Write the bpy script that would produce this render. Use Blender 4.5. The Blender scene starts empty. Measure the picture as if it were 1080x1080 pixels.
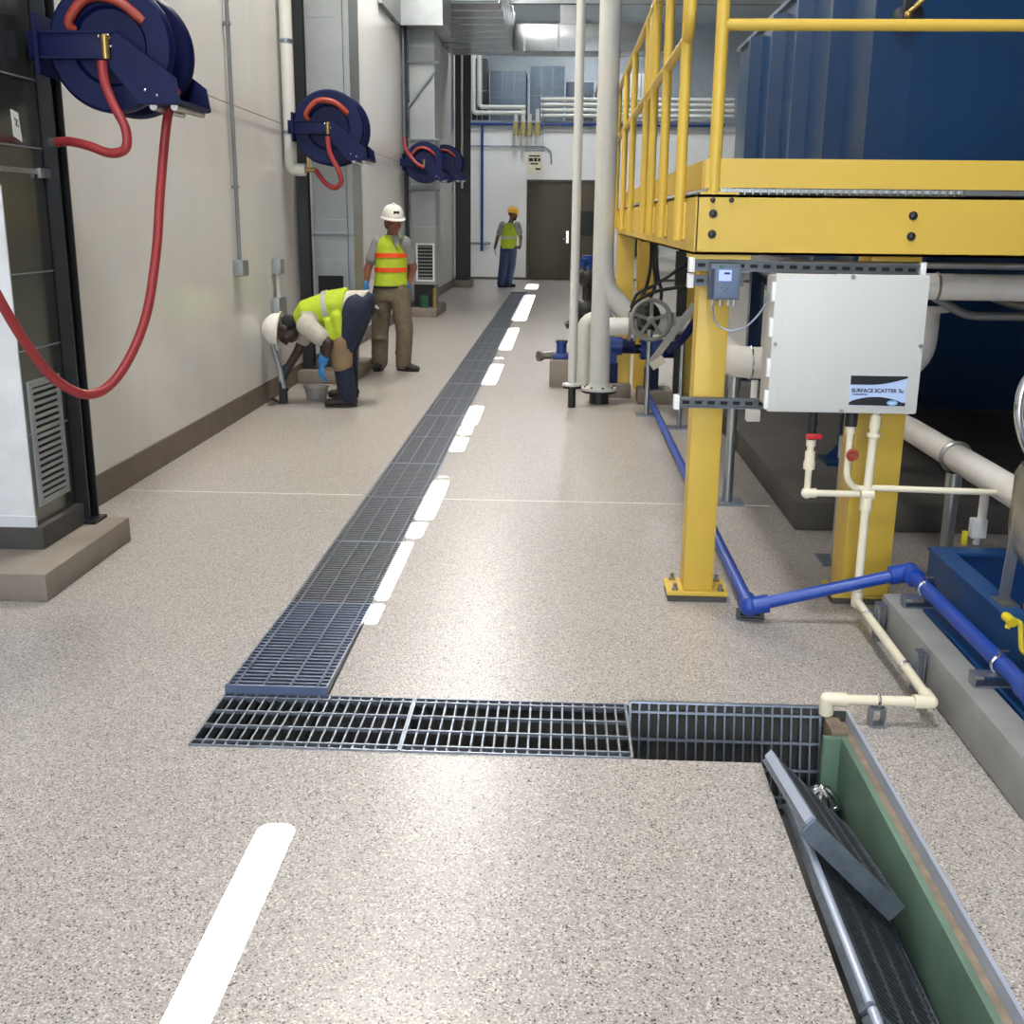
import bpy, bmesh, math, random
from mathutils import Vector, Matrix
random.seed(7)
S = bpy.context.scene
COL = S.collection
PI = math.pi
V = Vector

# ------------------------------------------------------------------ materials
def lin(h):
    h = h.lstrip('#'); r = []
    for i in (0, 2, 4):
        c = int(h[i:i+2], 16) / 255
        r.append(c / 12.92 if c <= .04045 else ((c + .055) / 1.055) ** 2.4)
    return (r[0], r[1], r[2], 1)

def mat(name, col, rough=.5, metal=0., var=.06, scale=8., bump=0., coat=0., stretch=None, spec=.5):
    m = bpy.data.materials.new(name); m.use_nodes = True
    nt = m.node_tree; b = nt.nodes['Principled BSDF']
    b.inputs['Roughness'].default_value = rough
    b.inputs['Metallic'].default_value = metal
    b.inputs['Coat Weight'].default_value = coat
    b.inputs['Specular IOR Level'].default_value = spec
    tc = nt.nodes.new('ShaderNodeTexCoord'); mp = nt.nodes.new('ShaderNodeMapping')
    nt.links.new(tc.outputs['Object'], mp.inputs[0])
    if stretch: mp.inputs['Scale'].default_value = stretch
    n = nt.nodes.new('ShaderNodeTexNoise'); n.inputs['Scale'].default_value = scale
    n.inputs['Detail'].default_value = 4
    nt.links.new(mp.outputs[0], n.inputs['Vector'])
    r = nt.nodes.new('ShaderNodeValToRGB')
    c = lin(col)
    r.color_ramp.elements[0].position = .3; r.color_ramp.elements[1].position = .7
    r.color_ramp.elements[0].color = tuple(max(0, x * (1 - var)) for x in c[:3]) + (1,)
    r.color_ramp.elements[1].color = tuple(min(1, x * (1 + var)) for x in c[:3]) + (1,)
    nt.links.new(n.outputs['Fac'], r.inputs[0]); nt.links.new(r.outputs[0], b.inputs['Base Color'])
    if bump:
        bp = nt.nodes.new('ShaderNodeBump'); bp.inputs['Strength'].default_value = bump
        bp.inputs['Distance'].default_value = .01
        nt.links.new(n.outputs['Fac'], bp.inputs['Height']); nt.links.new(bp.outputs[0], b.inputs['Normal'])
    return m

def emis(name, col, s):
    m = bpy.data.materials.new(name); m.use_nodes = True
    b = m.node_tree.nodes['Principled BSDF']
    b.inputs['Base Color'].default_value = lin(col)
    b.inputs['Emission Color'].default_value = lin(col); b.inputs['Emission Strength'].default_value = s
    return m

def floor_mat():
    m = bpy.data.materials.new('quartz_epoxy'); m.use_nodes = True
    nt = m.node_tree; N = nt.nodes; L = nt.links; b = N['Principled BSDF']
    tc = N.new('ShaderNodeTexCoord')
    def noise(s, d=2, r=.5):
        n = N.new('ShaderNodeTexNoise'); n.inputs['Scale'].default_value = s; n.inputs['Detail'].default_value = d
        n.inputs['Roughness'].default_value = r
        L.new(tc.outputs['Object'], n.inputs['Vector']); return n
    def ramp(src, p0, c0, p1, c1):
        r = N.new('ShaderNodeValToRGB'); e = r.color_ramp.elements
        e[0].position = p0; e[0].color = c0; e[1].position = p1; e[1].color = c1
        L.new(src, r.inputs[0]); return r
    def mix(f, a, c):
        x = N.new('ShaderNodeMix'); x.data_type = 'RGBA'
        L.new(f, x.inputs['Factor'])
        for s, i in ((a, 'A'), (c, 'B')):
            k = [q for q in x.inputs if q.name == i and q.type == 'RGBA'][0]
            if isinstance(s, tuple): k.default_value = s
            else: L.new(s, k)
        return [q for q in x.outputs if q.type == 'RGBA'][0]
    big = noise(1.1, 5, .6)
    base = ramp(big.outputs['Fac'], .3, lin('#aca5a0'), .7, lin('#b7b1ac'))
    grain = noise(150, 2, .6)
    g = ramp(grain.outputs['Fac'], .38, (.0, .0, .0, 1), .62, (1, 1, 1, 1))
    c1 = mix(g.outputs[0], lin('#9c948e'), base.outputs[0])
    # tan, white and black quartz granules
    vo = N.new('ShaderNodeTexVoronoi'); vo.inputs['Scale'].default_value = 235
    L.new(tc.outputs['Object'], vo.inputs['Vector'])
    sep = N.new('ShaderNodeSeparateColor'); L.new(vo.outputs['Color'], sep.inputs[0])
    w = ramp(sep.outputs[0], .80, (0, 0, 0, 1), .82, (1, 1, 1, 1))
    c2 = mix(w.outputs[0], c1, lin('#cfc9bf'))
    k = ramp(sep.outputs[1],   .925, (0, 0, 0, 1), .94, (1, 1, 1, 1))
    c3 = mix(k.outputs[0], c2, lin('#3d3936'))
    k2 = ramp(sep.outputs[2], .90, (0, 0, 0, 1), .91, (1, 1, 1, 1))
    c4 = mix(k2.outputs[0], c3, lin('#8a8279'))
    L.new(c4, b.inputs['Base Color'])
    rr = ramp(big.outputs['Fac'], .3, (.295, .295, .295, 1), .7, (.32, .32, .32, 1))
    L.new(rr.outputs[0], b.inputs['Roughness'])
    b.inputs['Specular IOR Level'].default_value = .5
    return m

M = dict(
    floor=floor_mat(),
    pit=mat('trench_concrete', '#4c4a44', .8, var=.2, bump=.3),
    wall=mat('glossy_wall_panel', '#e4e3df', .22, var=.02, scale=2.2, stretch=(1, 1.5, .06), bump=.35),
    farwall=mat('white_paint', '#ececea', .6, var=.02),
    greywall=mat('pale_wall_sheet', '#b9bfc4', .5, var=.06),
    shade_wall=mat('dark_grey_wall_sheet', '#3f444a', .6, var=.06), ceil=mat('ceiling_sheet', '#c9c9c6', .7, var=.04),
    cove=mat('cove_base', '#6a5e51', .5, var=.12),
    conc=mat('concrete', '#857b70', .75, var=.16, scale=5, bump=.25),
    concd=mat('dark_concrete', '#4d4a46', .7, var=.16, scale=4, bump=.25),
    kerb=mat('grey_concrete', '#8f8f8d', .75, var=.12, scale=6, bump=.25),
    ledge=mat('dirty_concrete', '#857664', .85, var=.25, scale=18, bump=.5),
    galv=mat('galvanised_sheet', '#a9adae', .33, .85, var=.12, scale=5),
    galvw=mat('white_lit_sheet', '#e6e8ea', .42, .2, var=.08, scale=5),  # white sheet; on the near duct's front its whiteness stands in for daylight
    duct=mat('matt_duct_sheet', '#9a9e9e', .45, .5, var=.08, scale=3),
    steel=mat('steel_bar', '#8b93a0', .38, .8, var=.15, scale=30), strut=mat('dull_strut', '#63676b', .45, .6, var=.1), edge=mat('bright_edge_bar', '#b4bdcf', .4, .35, var=.06), cond=mat('grey_conduit_paint', '#83878a', .5, .2, var=.05), ahu=mat('dull_blue_sheet', '#76828f', .5, .5, var=.1), beamg=mat('grey_beam', '#83888c', .6, var=.06), duct_dark=mat('dark_shiny_duct', '#73766f', .22, .85, var=.1, scale=2),
    grate_sheen=mat('sheened_grating_steel', '#5c667c', .42, .6, var=.15, scale=40), gratec=mat('cross_grating_steel', '#868d98', .42, .75, var=.15, scale=40), grate=mat('grating_steel', '#62656c', .45, .7, var=.18, scale=40),
    stain=mat('stainless', '#a7a6a2', .3, .9, var=.1, scale=10),
    chrome=mat('bright_steel', '#d4d6d8', .15, 1., var=.05),
    black=mat('black_steel', '#17181a', .4, 0, var=.15),
    dark=mat('opening_shade', '#101113', .7, var=.2),  # near-black fill for the shade inside openings, vents and slots
    rubber=mat('black_rubber', '#1b1b1c', .55, var=.2),
    yellow=mat('yellow_paint', '#d2b045', .42, var=.035, scale=3),
    yellowd=mat('yellow_plastic', '#e3cf2a', .4, var=.05),
    navy=mat('navy_enamel', '#071240', .45, var=.12, scale=6, spec=.25),
    tank=mat('blue_tank_paint', '#13355a', .22, var=.08, scale=1.2, spec=.8),
    basin=mat('blue_basin_paint', '#1d4a80', .35, var=.1, scale=4),
    bpipe=mat('blue_pipe', '#1a43a0', .35, var=.05),
    pump=mat('blue_pump_enamel', '#183a80', .35, var=.1),
    wpipe=mat('white_pipe_jacket', '#e7e2da', .45, var=.05, scale=12),
    gpipe=mat('pale_grey_pipe', '#c9c9c2', .35, var=.03),
    grpipe=mat('grey_valve_paint', '#85857f', .45, var=.08),
    pvc=mat('cream_pvc', '#ece3c8', .35, var=.04),
    boxw=mat('enclosure_plastic', '#cfcfca', .45, var=.01),
    labelb=mat('label_blue', '#b9cdf0', .4, var=.02),
    ink=mat('ink_black', '#15171a', .4, var=.05),
    inkb=mat('ink_navy', '#1d2440', .5, var=.05),
    badge=mat('badge_blue', '#7fb9e6', .4, var=.05),
    wcap=mat('white_cap', '#f0f0ee', .4, var=.02),
    meter=mat('meter_grey', '#5d6876', .5, var=.06),
    endp=mat('blue_end_plate', '#667592', .4, .5, var=.1), meterf=mat('meter_face', '#62738c', .5, var=.04), meterd=mat('meter_dark', '#27304d', .5, var=.06),
    screen=emis('lcd_screen', '#96a6f0', .75),
    green=mat('green_liner', '#66806f', .45, var=.18, scale=5),
    hose=mat('red_hose', '#973133', .42, var=.06),
    hoser=mat('orange_hose', '#9c3c2a', .42, var=.06),
    brass=mat('brass', '#b69a5a', .35, .8, var=.1),
    red=mat('red_handle', '#c01f26', .4, var=.06),
    redd=mat('rusty_red', '#9a3a2a', .5, var=.1),
    door=mat('brown_door_paint', '#4e4435', .45, var=.03),
    sign=mat('cream_sign', '#e2d9bf', .5, var=.06),
    glass=mat('dark_glass', '#0c0e0f', .45, var=.05),
    insul=mat('tan_insulation', '#a89a62', .6, var=.1),
    skin_l=mat('skin_tan', '#8a5540', .55, var=.06), skin_d=mat('skin_dark', '#3a2620', .5, var=.08),
    skin_m=mat('skin_brown', '#6d4634', .55, var=.06),
    hat_w=mat('white_hard_hat', '#e9e6dd', .35, var=.02), hat_y=mat('yellow_hard_hat', '#f0bd2c', .35, var=.02),
    tee=mat('grey_tee', '#8c8c8c', .85, var=.1, scale=25), teep=mat('pale_tee', '#b9b4a8', .85, var=.1, scale=25),
    vest=mat('lime_vest', '#b3c92c', .7, var=.1, scale=18), orange=mat('orange_band', '#f2521f', .55, var=.05),
    silver=mat('silver_band', '#b9bbb6', .4, .2, var=.05),
    khaki=mat('khaki_trousers', '#6e6350', .85, var=.14, scale=20), jeans=mat('navy_jeans', '#20283c', .85, var=.18, scale=25),
    jeansb=mat('blue_jeans', '#2f3f5e', .85, var=.15, scale=25),
    boot=mat('dark_boot', '#2a2420', .7, var=.2), glove=mat('blue_glove', '#2a7fc0', .5, var=.08),
    gloved=mat('dark_glove', '#2b3038', .6, var=.1), glovep=mat('pale_glove', '#aab4c8', .6, var=.1),
    pad=mat('tan_knee_pad', '#8d7558', .8, var=.12), cloth=mat('black_cloth', '#15161a', .85, var=.15),
    hair=mat('dark_hair', '#1a1410', .8, var=.2), eye=mat('eye_dark', '#18120f', .3),
    tub=mat('clear_plastic', '#c9c8c2', .25, var=.05), greenp=mat('green_enamel', '#245c43', .4, var=.1),
    copper=mat('orange_cap', '#c77a45', .45, var=.08),
)
tb = M['tub'].node_tree.nodes['Principled BSDF']; tb.inputs['Transmission Weight'].default_value = .6

# ------------------------------------------------------------------ mesh builder
def basis(axis):
    a = V(axis).normalized()
    h = V((0, 0, 1)) if abs(a.z) < .9 else V((1, 0, 0))
    u = h.cross(a).normalized(); v = a.cross(u).normalized()
    return u, v, a

def smooth_path(pts, n=6):
    P = [V(p) for p in pts]
    if len(P) < 3: return P
    out = []
    for i in range(len(P) - 1):
        p0 = P[max(i - 1, 0)]; p1 = P[i]; p2 = P[i + 1]; p3 = P[min(i + 2, len(P) - 1)]
        for k in range(n):
            t = k / n
            out.append(.5 * ((2 * p1) + (-p0 + p2) * t + (2 * p0 - 5 * p1 + 4 * p2 - p3) * t * t + (-p0 + 3 * p1 - 3 * p2 + p3) * t ** 3))
    return out + [P[-1]]

def fillet(pts, r, n=6):
    P = [V(p) for p in pts]; out = [P[0]]
    for i in range(1, len(P) - 1):
        a = (P[i - 1] - P[i]); b = (P[i + 1] - P[i])
        d = min(r, a.length * .49, b.length * .49)
        A = P[i] + a.normalized() * d; B = P[i] + b.normalized() * d
        for k in range(n + 1):
            t = k / n
            out.append((1 - t) ** 2 * A + 2 * t * (1 - t) * P[i] + t * t * B)
    return out + [P[-1]]

class MB:
    def __init__(s): s.bm = bmesh.new()
    def box(s, x0, x1, y0, y1, z0, z1, bev=0.):
        return s.obox(((x0 + x1) / 2, (y0 + y1) / 2, (z0 + z1) / 2), (abs(x1 - x0), abs(y1 - y0), abs(z1 - z0)), None, bev)
    def obox(s, c, size, rot=None, bev=0.):
        m = Matrix.Translation(V(c)) @ ((rot.to_4x4()) if rot else Matrix()) @ Matrix.Diagonal((*size, 1))
        g = bmesh.ops.create_cube(s.bm, size=1, matrix=m)
        if bev:
            es = list({e for v in g['verts'] for e in v.link_edges})
            bmesh.ops.bevel(s.bm, geom=es, offset=bev, segments=2, affect='EDGES', profile=.6)
        return s
    def bar(s, p0, p1, w, h, up=(0, 0, 1)):
        p0 = V(p0); p1 = V(p1); d = (p1 - p0); L = d.length; d.normalize()
        u = V(up); x = d.cross(u)
        if x.length < 1e-4: x = d.cross(V((1, 0, 0)))
        x.normalize(); z = x.cross(d)
        R = Matrix((x, d, z)).transposed()
        return s.obox((p0 + p1) / 2, (w, L, h), R)
    def rings(s, rings, cap=True, close=False):
        rs = [[s.bm.verts.new(p) for p in r] for r in rings]
        n = len(rs[0])
        for a, b in zip(rs[:-1], rs[1:]):
            for i in range(n):
                s.bm.faces.new((a[i], a[(i + 1) % n], b[(i + 1) % n], b[i]))
        if close:
            a, b = rs[-1], rs[0]
            for i in range(n): s.bm.faces.new((a[i], a[(i + 1) % n], b[(i + 1) % n], b[i]))
        elif cap:
            s.bm.faces.new(list(reversed(rs[0]))); s.bm.faces.new(rs[-1])
        return s
    def tube(s, pts, r, seg=12, closed=False):
        P = [V(p) for p in pts]; rad = r if isinstance(r, (list, tuple)) else [r] * len(P)
        n = len(P); T = []
        for i in range(n):
            if closed: T.append((P[(i + 1) % n] - P[i - 1]).normalized())
            else: T.append((P[min(i + 1, n - 1)] - P[max(i - 1, 0)]).normalized())
        u = basis(T[0])[0]; R = []
        for i in range(n):
            u = (u - T[i] * u.dot(T[i]))
            if u.length < 1e-5: u = basis(T[i])[0]
            u.normalize(); v = T[i].cross(u)
            R.append([P[i] + (u * math.cos(a) + v * math.sin(a)) * rad[i] for a in [2 * PI * k / seg for k in range(seg)]])
        return s.rings(R, close=closed)
    def cyl(s, p0, p1, r, seg=16, r2=None):
        return s.tube([p0, p1], [r, r if r2 is None else r2], seg)
    def lathe(s, o, axis, prof, seg=24):
        o = V(o); u, v, a = basis(axis)
        return s.rings([[o + a * h + (u * math.cos(t) + v * math.sin(t)) * max(r, 1e-4) for t in [2 * PI * k / seg for k in range(seg)]] for r, h in prof])
    def ring(s, c, axis, R, r, seg=28, ms=8):
        u, v, a = basis(axis); c = V(c)
        return s.tube([c + (u * math.cos(t) + v * math.sin(t)) * R for t in [2 * PI * k / seg for k in range(seg)]], r, ms, True)
    def sph(s, c, r, B=None, seg=16):
        rr = r if isinstance(r, (tuple, list)) else (r, r, r)
        m = Matrix.Translation(V(c)) @ (B.to_4x4() if B else Matrix()) @ Matrix.Diagonal((*rr, 1))
        bmesh.ops.create_uvsphere(s.bm, u_segments=seg, v_segments=seg // 2 + 2, radius=1, matrix=m); return s
    def prism(s, pts, off):
        o = V(off); P = [V(p) for p in pts]
        return s.rings([P, [p + o for p in P]])
    def loft(s, secs, seg=20):
        R = []
        for c, a, b in secs:
            c = V(c); a = V(a); b = V(b)
            R.append([c + a * math.cos(t) + b * math.sin(t) for t in [2 * PI * k / seg for k in range(seg)]])
        return s.rings(R)
    def limb(s, pts, rad, seg=14):
        for (p, q, r0, r1) in zip(pts[:-1], pts[1:], rad[:-1], rad[1:]): s.cyl(p, q, r0, seg, r1)
        for p, r in zip(pts, rad): s.sph(p, r, seg=seg)
        return s
    def mark(s, i):
        for f in s.bm.faces:
            if not f.tag: f.tag = True; f.material_index = i
        return s
    def build(s, name, m, parent=None, loc=None, ang=38, vox=0, sm=3):
        bmesh.ops.recalc_face_normals(s.bm, faces=s.bm.faces[:])
        off = parent['_o'] if parent is not None and '_o' in parent else None
        off = V(off) if off is not None else V(loc or (0, 0, 0))
        bmesh.ops.translate(s.bm, verts=s.bm.verts[:], vec=-off)
        c = math.radians(ang)
        for f in s.bm.faces: f.smooth = True
        for e in s.bm.edges:
            if len(e.link_faces) == 2 and e.calc_face_angle(0) > c: e.smooth = False
        me = bpy.data.meshes.new(name); s.bm.to_mesh(me); s.bm.free()
        if vox:
            t = bpy.data.objects.new('t', me); COL.objects.link(t)
            r = t.modifiers.new('r', 'REMESH'); r.mode = 'VOXEL'; r.voxel_size = vox
            q = t.modifiers.new('s', 'SMOOTH'); q.iterations = sm; q.factor = .5
            dg = bpy.context.evaluated_depsgraph_get()
            me2 = bpy.data.meshes.new_from_object(t.evaluated_get(dg))
            bpy.data.objects.remove(t); me = me2; me.name = name
            for p in me.polygons: p.use_smooth = True
        if vox: me.materials.clear()
        for q in (m if isinstance(m, list) else [m]): me.materials.append(q)
        o = bpy.data.objects.new(name, me); COL.objects.link(o)
        if parent is not None:
            o.parent = parent; o['_o'] = tuple(off)
        else: o.location = off; o['_o'] = tuple(off)
        return o

def tag(o, label, cat, group=None, kind=None):
    o['label'] = label; o['category'] = cat
    if group: o['group'] = group
    if kind: o['kind'] = kind
    return o
def thing(name, label, cat, loc, group=None):
    o = bpy.data.objects.new(name, None); COL.objects.link(o); o.empty_display_size = .1
    o.location = loc; o['_o'] = tuple(loc)
    return tag(o, label, cat, group)
def struct(o): o['kind'] = 'structure'; return o
def dup(root, delta, label=None, rotz=None):
    def cp(o, p):
        c = o.copy(); COL.objects.link(c)
        if p: c.parent = p
        for ch in o.children: cp(ch, c)
        return c
    r = cp(root, None); r.location = V(root.location) + V(delta)
    if rotz is not None: r.rotation_euler.z = rotz
    if label: r['label'] = label
    return r
def text_mesh(txt, size, M4, name, m, parent, ext=.0004):
    cu = bpy.data.curves.new('t', 'FONT'); cu.body = txt; cu.size = size; cu.extrude = ext; cu.offset = size * .03
    t = bpy.data.objects.new('t', cu); COL.objects.link(t)
    dg = bpy.context.evaluated_depsgraph_get()
    me = bpy.data.meshes.new_from_object(t.evaluated_get(dg)); bpy.data.objects.remove(t)
    me.transform(Matrix.Translation(-V(parent['_o'])) @ M4); me.name = name
    me.materials.clear(); me.materials.append(m)
    o = bpy.data.objects.new(name, me); COL.objects.link(o); o.parent = parent
    return o
UPR = Matrix.Rotation(PI / 2, 4, 'X')     # text standing upright, read from -Y

WX, FY, RX, BY, CZ = -2.52, 29.6, 7.0, -7.0, 7.5
# ------------------------------------------------------------------ setting
def grid_floor():
    xs = [WX - .1, -1.1, -.75, .62, .97, RX]; ys = [BY, .6, 3.0, 3.38, 24.5, 37.5]; D = -.34
    hole = lambda i, j: 0 <= i < 5 and 0 <= j < 5 and ((i == 1 and j in (2, 3)) or (i in (2, 3) and j == 2) or (i == 3 and j == 1))
    a = MB(); p = MB()
    for i in range(5):
        for j in range(5):
            z = D if hole(i, j) else 0
            q = [(xs[i], ys[j], z), (xs[i + 1], ys[j], z), (xs[i + 1], ys[j + 1], z), (xs[i], ys[j + 1], z)]
            t = p if hole(i, j) else a
            t.bm.faces.new([t.bm.verts.new(v) for v in q])
            if hole(i, j):
                for (di, dj, e0, e1) in ((-1, 0, 0, 3), (1, 0, 1, 2), (0, -1, 0, 1), (0, 1, 3, 2)):
                    if not hole(i + di, j + dj):
                        A, B = q[e0], q[e1]
                        p.bm.faces.new([p.bm.verts.new(v) for v in (A, B, (B[0], B[1], 0), (A[0], A[1], 0))])
    bmesh.ops.remove_doubles(a.bm, verts=a.bm.verts[:], dist=1e-4)
    f = struct(a.build('floor', M['floor']))
    o = p.build('trim_1', M['pit']); struct(o)
    for fc in f.data.polygons:
        pass
    return f
fl = grid_floor()
for p in fl.data.polygons:
    if p.normal.z < 0: p.flip()

m = MB(); m.box(WX - .1, WX, BY, 37.5, 0, CZ); struct(m.build('wall_left', M['wall']))
m = MB(); m.box(RX, RX + .1, BY, 37.5, 0, CZ); struct(m.build('wall_right', M['shade_wall']))  # unseen right and front walls, darkened so the tank front reflects less
m = MB(); m.box(WX, -.95, FY, FY + .15, 0, 3.72); m.box(-.95, .93, FY, FY + .15, 2.52, 3.72); m.box(.93, RX, FY, FY + .15, 0, 3.72)
struct(m.build('wall_far', M['farwall']))
m = MB(); m.box(WX, RX, 37.4, 37.5, 0, CZ); struct(m.build('wall_back', M['greywall']))
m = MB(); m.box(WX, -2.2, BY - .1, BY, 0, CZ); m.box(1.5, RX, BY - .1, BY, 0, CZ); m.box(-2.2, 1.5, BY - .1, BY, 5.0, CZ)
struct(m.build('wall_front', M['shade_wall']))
m = MB(); m.box(WX, WX + .012, BY, FY, 0, .17); struct(m.build('baseboard_left', M['cove']))
m = MB(); m.box(WX, -.95, FY - .012, FY, 0, .06); m.box(.93, RX, FY - .012, FY, 0, .06); struct(m.build('baseboard_far', M['cove']))
m = MB(); m.box(WX, RX, FY - .05, 37.4, 3.72, 3.95); struct(m.build('trim_2', M['greywall']))

# roof with added slots that shape the sun into dashes on the floor
DASH = [(1.60, 2.58, -.765, -.665), (4.05, 4.30, -.76, -.70), (4.33, 5.21, -.765, -.70), (5.26, 5.58, -.765, -.675), (5.61, 6.55, -.765, -.655),
        (6.61, 6.66, -.74, -.68), (7.40, 7.93, -.76, -.65), (8.00, 8.37, -.765, -.65), (8.40, 9.33, -.765, -.635),
        (10.56, 12.14, -.765, -.615), (12.6, 12.75, -.75, -.65), (13.5, 16.3, -.77, -.60), (17.5, 23.6, -.79, -.55), (25.6, 27.5, -.84, -.56)]
TY = math.tan(math.radians(35))
m = MB(); z0, z1 = CZ, CZ + .02
m.box(WX, -.9, BY, 37.5, z0, z1); m.box(-.45, RX, BY, 37.5, z0, z1)
y = BY
for (a, b, x0, x1) in DASH:
    sa, sb = a - CZ * TY, b - CZ * TY
    m.box(-.9, -.45, y, sa, z0, z1); m.box(-.9, x0, sa, sb, z0, z1); m.box(x1, -.45, sa, sb, z0, z1); y = sb
    r = min(.42 * (x1 - x0), .42 * (sb - sa))
    for cx, sx in ((x0, 1), (x1, -1)):
        for cy, sy in ((sa, 1), (sb, -1)):
            m.prism([(cx, cy, z0)] + [(cx + sx * r * (1 - math.cos(q)), cy + sy * r * (1 - math.sin(q)), z0) for q in [PI / 2 * k / 5 for k in range(6)]], (0, 0, z1 - z0))
m.box(-.9, -.45, y, 37.5, z0, z1)
struct(m.build('ceiling', M['ceil']))

# double door in the far wall
d = bpy.data.objects.new('door_1', None); COL.objects.link(d); d.location = (-.01, FY, 0); d['_o'] = (-.01, FY, 0); struct(d)
m = MB(); m.box(-.95, -.90, FY - .02, FY + .12, 0, 2.52); m.box(.88, .93, FY - .02, FY + .12, 0, 2.52); m.box(-.90, .88, FY - .02, FY + .12, 2.46, 2.52)
m.build('frame', M['door'], d)
for x0, x1 in ((-.895, .20), (.21, .875)):
    m = MB(); m.box(x0, x1, FY + .01, FY + .055, .015, 2.455, .004)
    lf = m.build('door_leaf', M['door'], d)
    m = MB(); hx = x1 - .08 if x0 < -.5 else x0 + .08
    m.box(hx - .03, hx + .03, FY - .005, FY + .012, .95, 1.25); m.cyl((hx, FY, 1.05), (hx, FY - .06, 1.05), .014); m.cyl((hx, FY - .055, 1.05), (hx - .12, FY - .055, 1.05), .013); m.cyl((hx, FY, 1.2), (hx, FY - .02, 1.2), .025)
    if x0 < -.5: m.build('lever_handle', M['chrome'], lf)
    m = MB()
    for z in (.25, 1.25, 2.2): m.cyl((x0 if x0 < -.5 else x1, FY, z), (x0 if x0 < -.5 else x1, FY, z + .11), .012)
    m.build('hinge', M['stain'], lf)
m = MB(); m.box(.34, .80, FY + .0, FY + .02, 1.13, 1.75); m.build('vision_pane', M['glass'], d)

m = MB(); m.box(-.72, 1.2, 6.075, 6.087, .0, .0012); m.box(WX + .02, -1.12, 6.13, 6.142, 0, .0012); struct(m.build('trim_3', M['wpipe']))
# ------------------------------------------------------------------ trench: grating panels
def grate_mb(L, W, nlong=4, pitch=.031, bh=.03, bt=.006, ends=True):
    """panel lying on X(width) x Y(length); bars across X, rods along Y; top at z=0"""
    a = MB(); n = int(L / pitch)
    for i in range(n + 1):
        y = i * L / n; a.box(0, W, y - bt / 2, y + bt / 2, -bh, 0)
    for k in range(nlong):
        x = .03 + (W - .06) * k / (nlong - 1); a.box(x - .004, x + .004, 0, L, -.008, .003)
    bands = MB()
    bands.box(-.004, .002, 0, L, -bh, 0.002); bands.box(W - .002, W + .004, 0, L, -bh, 0.002)
    if ends: bands.box(0, W, -.004, .004, -bh, .002); bands.box(0, W, L - .004, L + .004, -bh, .002)
    return a, bands

def grate_thing(label, group, L, W, loc, rot=None, gm='grate', **k):
    t = thing('drain_grate', label, 'drain grate', (0, 0, 0), group)
    a, b = grate_mb(L, W, **k)
    a.build('bearing_bars', M[gm], t); b.build('edge_band', M['steel'], t)
    t.location = loc
    if rot: t.rotation_euler = rot
    return t
GL = .905
g0 = grate_thing('grate panel coloured with a blue sheen at the corner end of the long trench', None, GL - .01, .335, (-1.092, 3.385, .03), (-.028, 0, 0), 'grate_sheen', bt=.015)  # bluish sheen is put into the colour of the bars
m = MB(); m.box(-.004, .339, -.014, -.004, -.024, .004); m.build('end_plate', M['endp'], g0)
g1 = grate_thing('grey steel grate panel in the long drain trench running to the far wall', 'grate panels of the long trench', GL - .01, .335, (-1.092, 3.385 + GL, .002), bt=.015)
for i in range(2, 23):
    q = dup(g1, (0, (i - 1) * GL, 0)); q.location.z = .002 - (.002 if i % 2 else 0)
# cross trench
def cross(label, x0, x1):
    t = grate_thing(label, None, x1 - x0 - .006, .37, (x0, 3.372, .004), (0, 0, -PI / 2), 'gratec', pitch=.034); return t
cross('flat cross-trench grate panel at the left corner below the long trench', -1.095, -.455)
cross('flat cross-trench grate panel in the middle, between corner panel and dropped panel', -.455, .245)
grate_thing('tilted grate panel hanging down into the cross trench beside the open right trench', None, .62, .33, (.255, 3.375, .012), (0, 0, 0), 'gratec', pitch=.03)
hg = [o for o in COL.objects if o.get('label', '').startswith('tilted grate panel')][0]
# x(width) axis -> down the back side, y(length) axis -> +X
wx = V((0, -.24, -.97)).normalized(); ly = V((1, 0, 0)); nz = wx.cross(ly)
hg.matrix_world = Matrix.Translation((.255, 3.372, .012)) @ Matrix((wx, ly, nz)).transposed().to_4x4()
# leaning panel and the sunk panels of the right trench
def place(t, o, wdir, ldir):
    w = V(wdir).normalized(); l = V(ldir).normalized(); n = w.cross(l)
    t.matrix_world = Matrix.Translation(o) @ Matrix((w, l, n)).transposed().to_4x4()
lean = grate_thing('loose grate panel leaning crosswise on top of another grate in the open trench', None, .43, .33, (0, 0, 0), pitch=.022, bh=.035)
place(lean, (.65, 2.48, .12), (.24, -.01, -.23), (-.02, .42, -.04))
m = MB(); m.box(-.010, .004, 0, .43, -.02, .006); m.build('edge_bar', M['edge'], lean)
m = MB(); m.box(0, .33, -.012, -.004, -.05, .004); m.build('end_plate', M['steel'], lean)
for y0, L, lab in ((1.955, .83, 'sunk grate panel tilted along the open right trench beneath the loose leaning panel'), (1.1, .84, 'sunk grate panel at the near end of the open right trench, cut by the frame')):
    t = grate_thing(lab, None, L, .33, (0, 0, 0), pitch=.022, bh=.03)
    place(t, (.665, y0, .0), (.235, 0, -.23), (0, 1, 0))
    m = MB(); m.cyl((-.004, 0, .0), (-.004, L, .0), .011); m.build('edge_bar', M['edge'], t)
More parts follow.
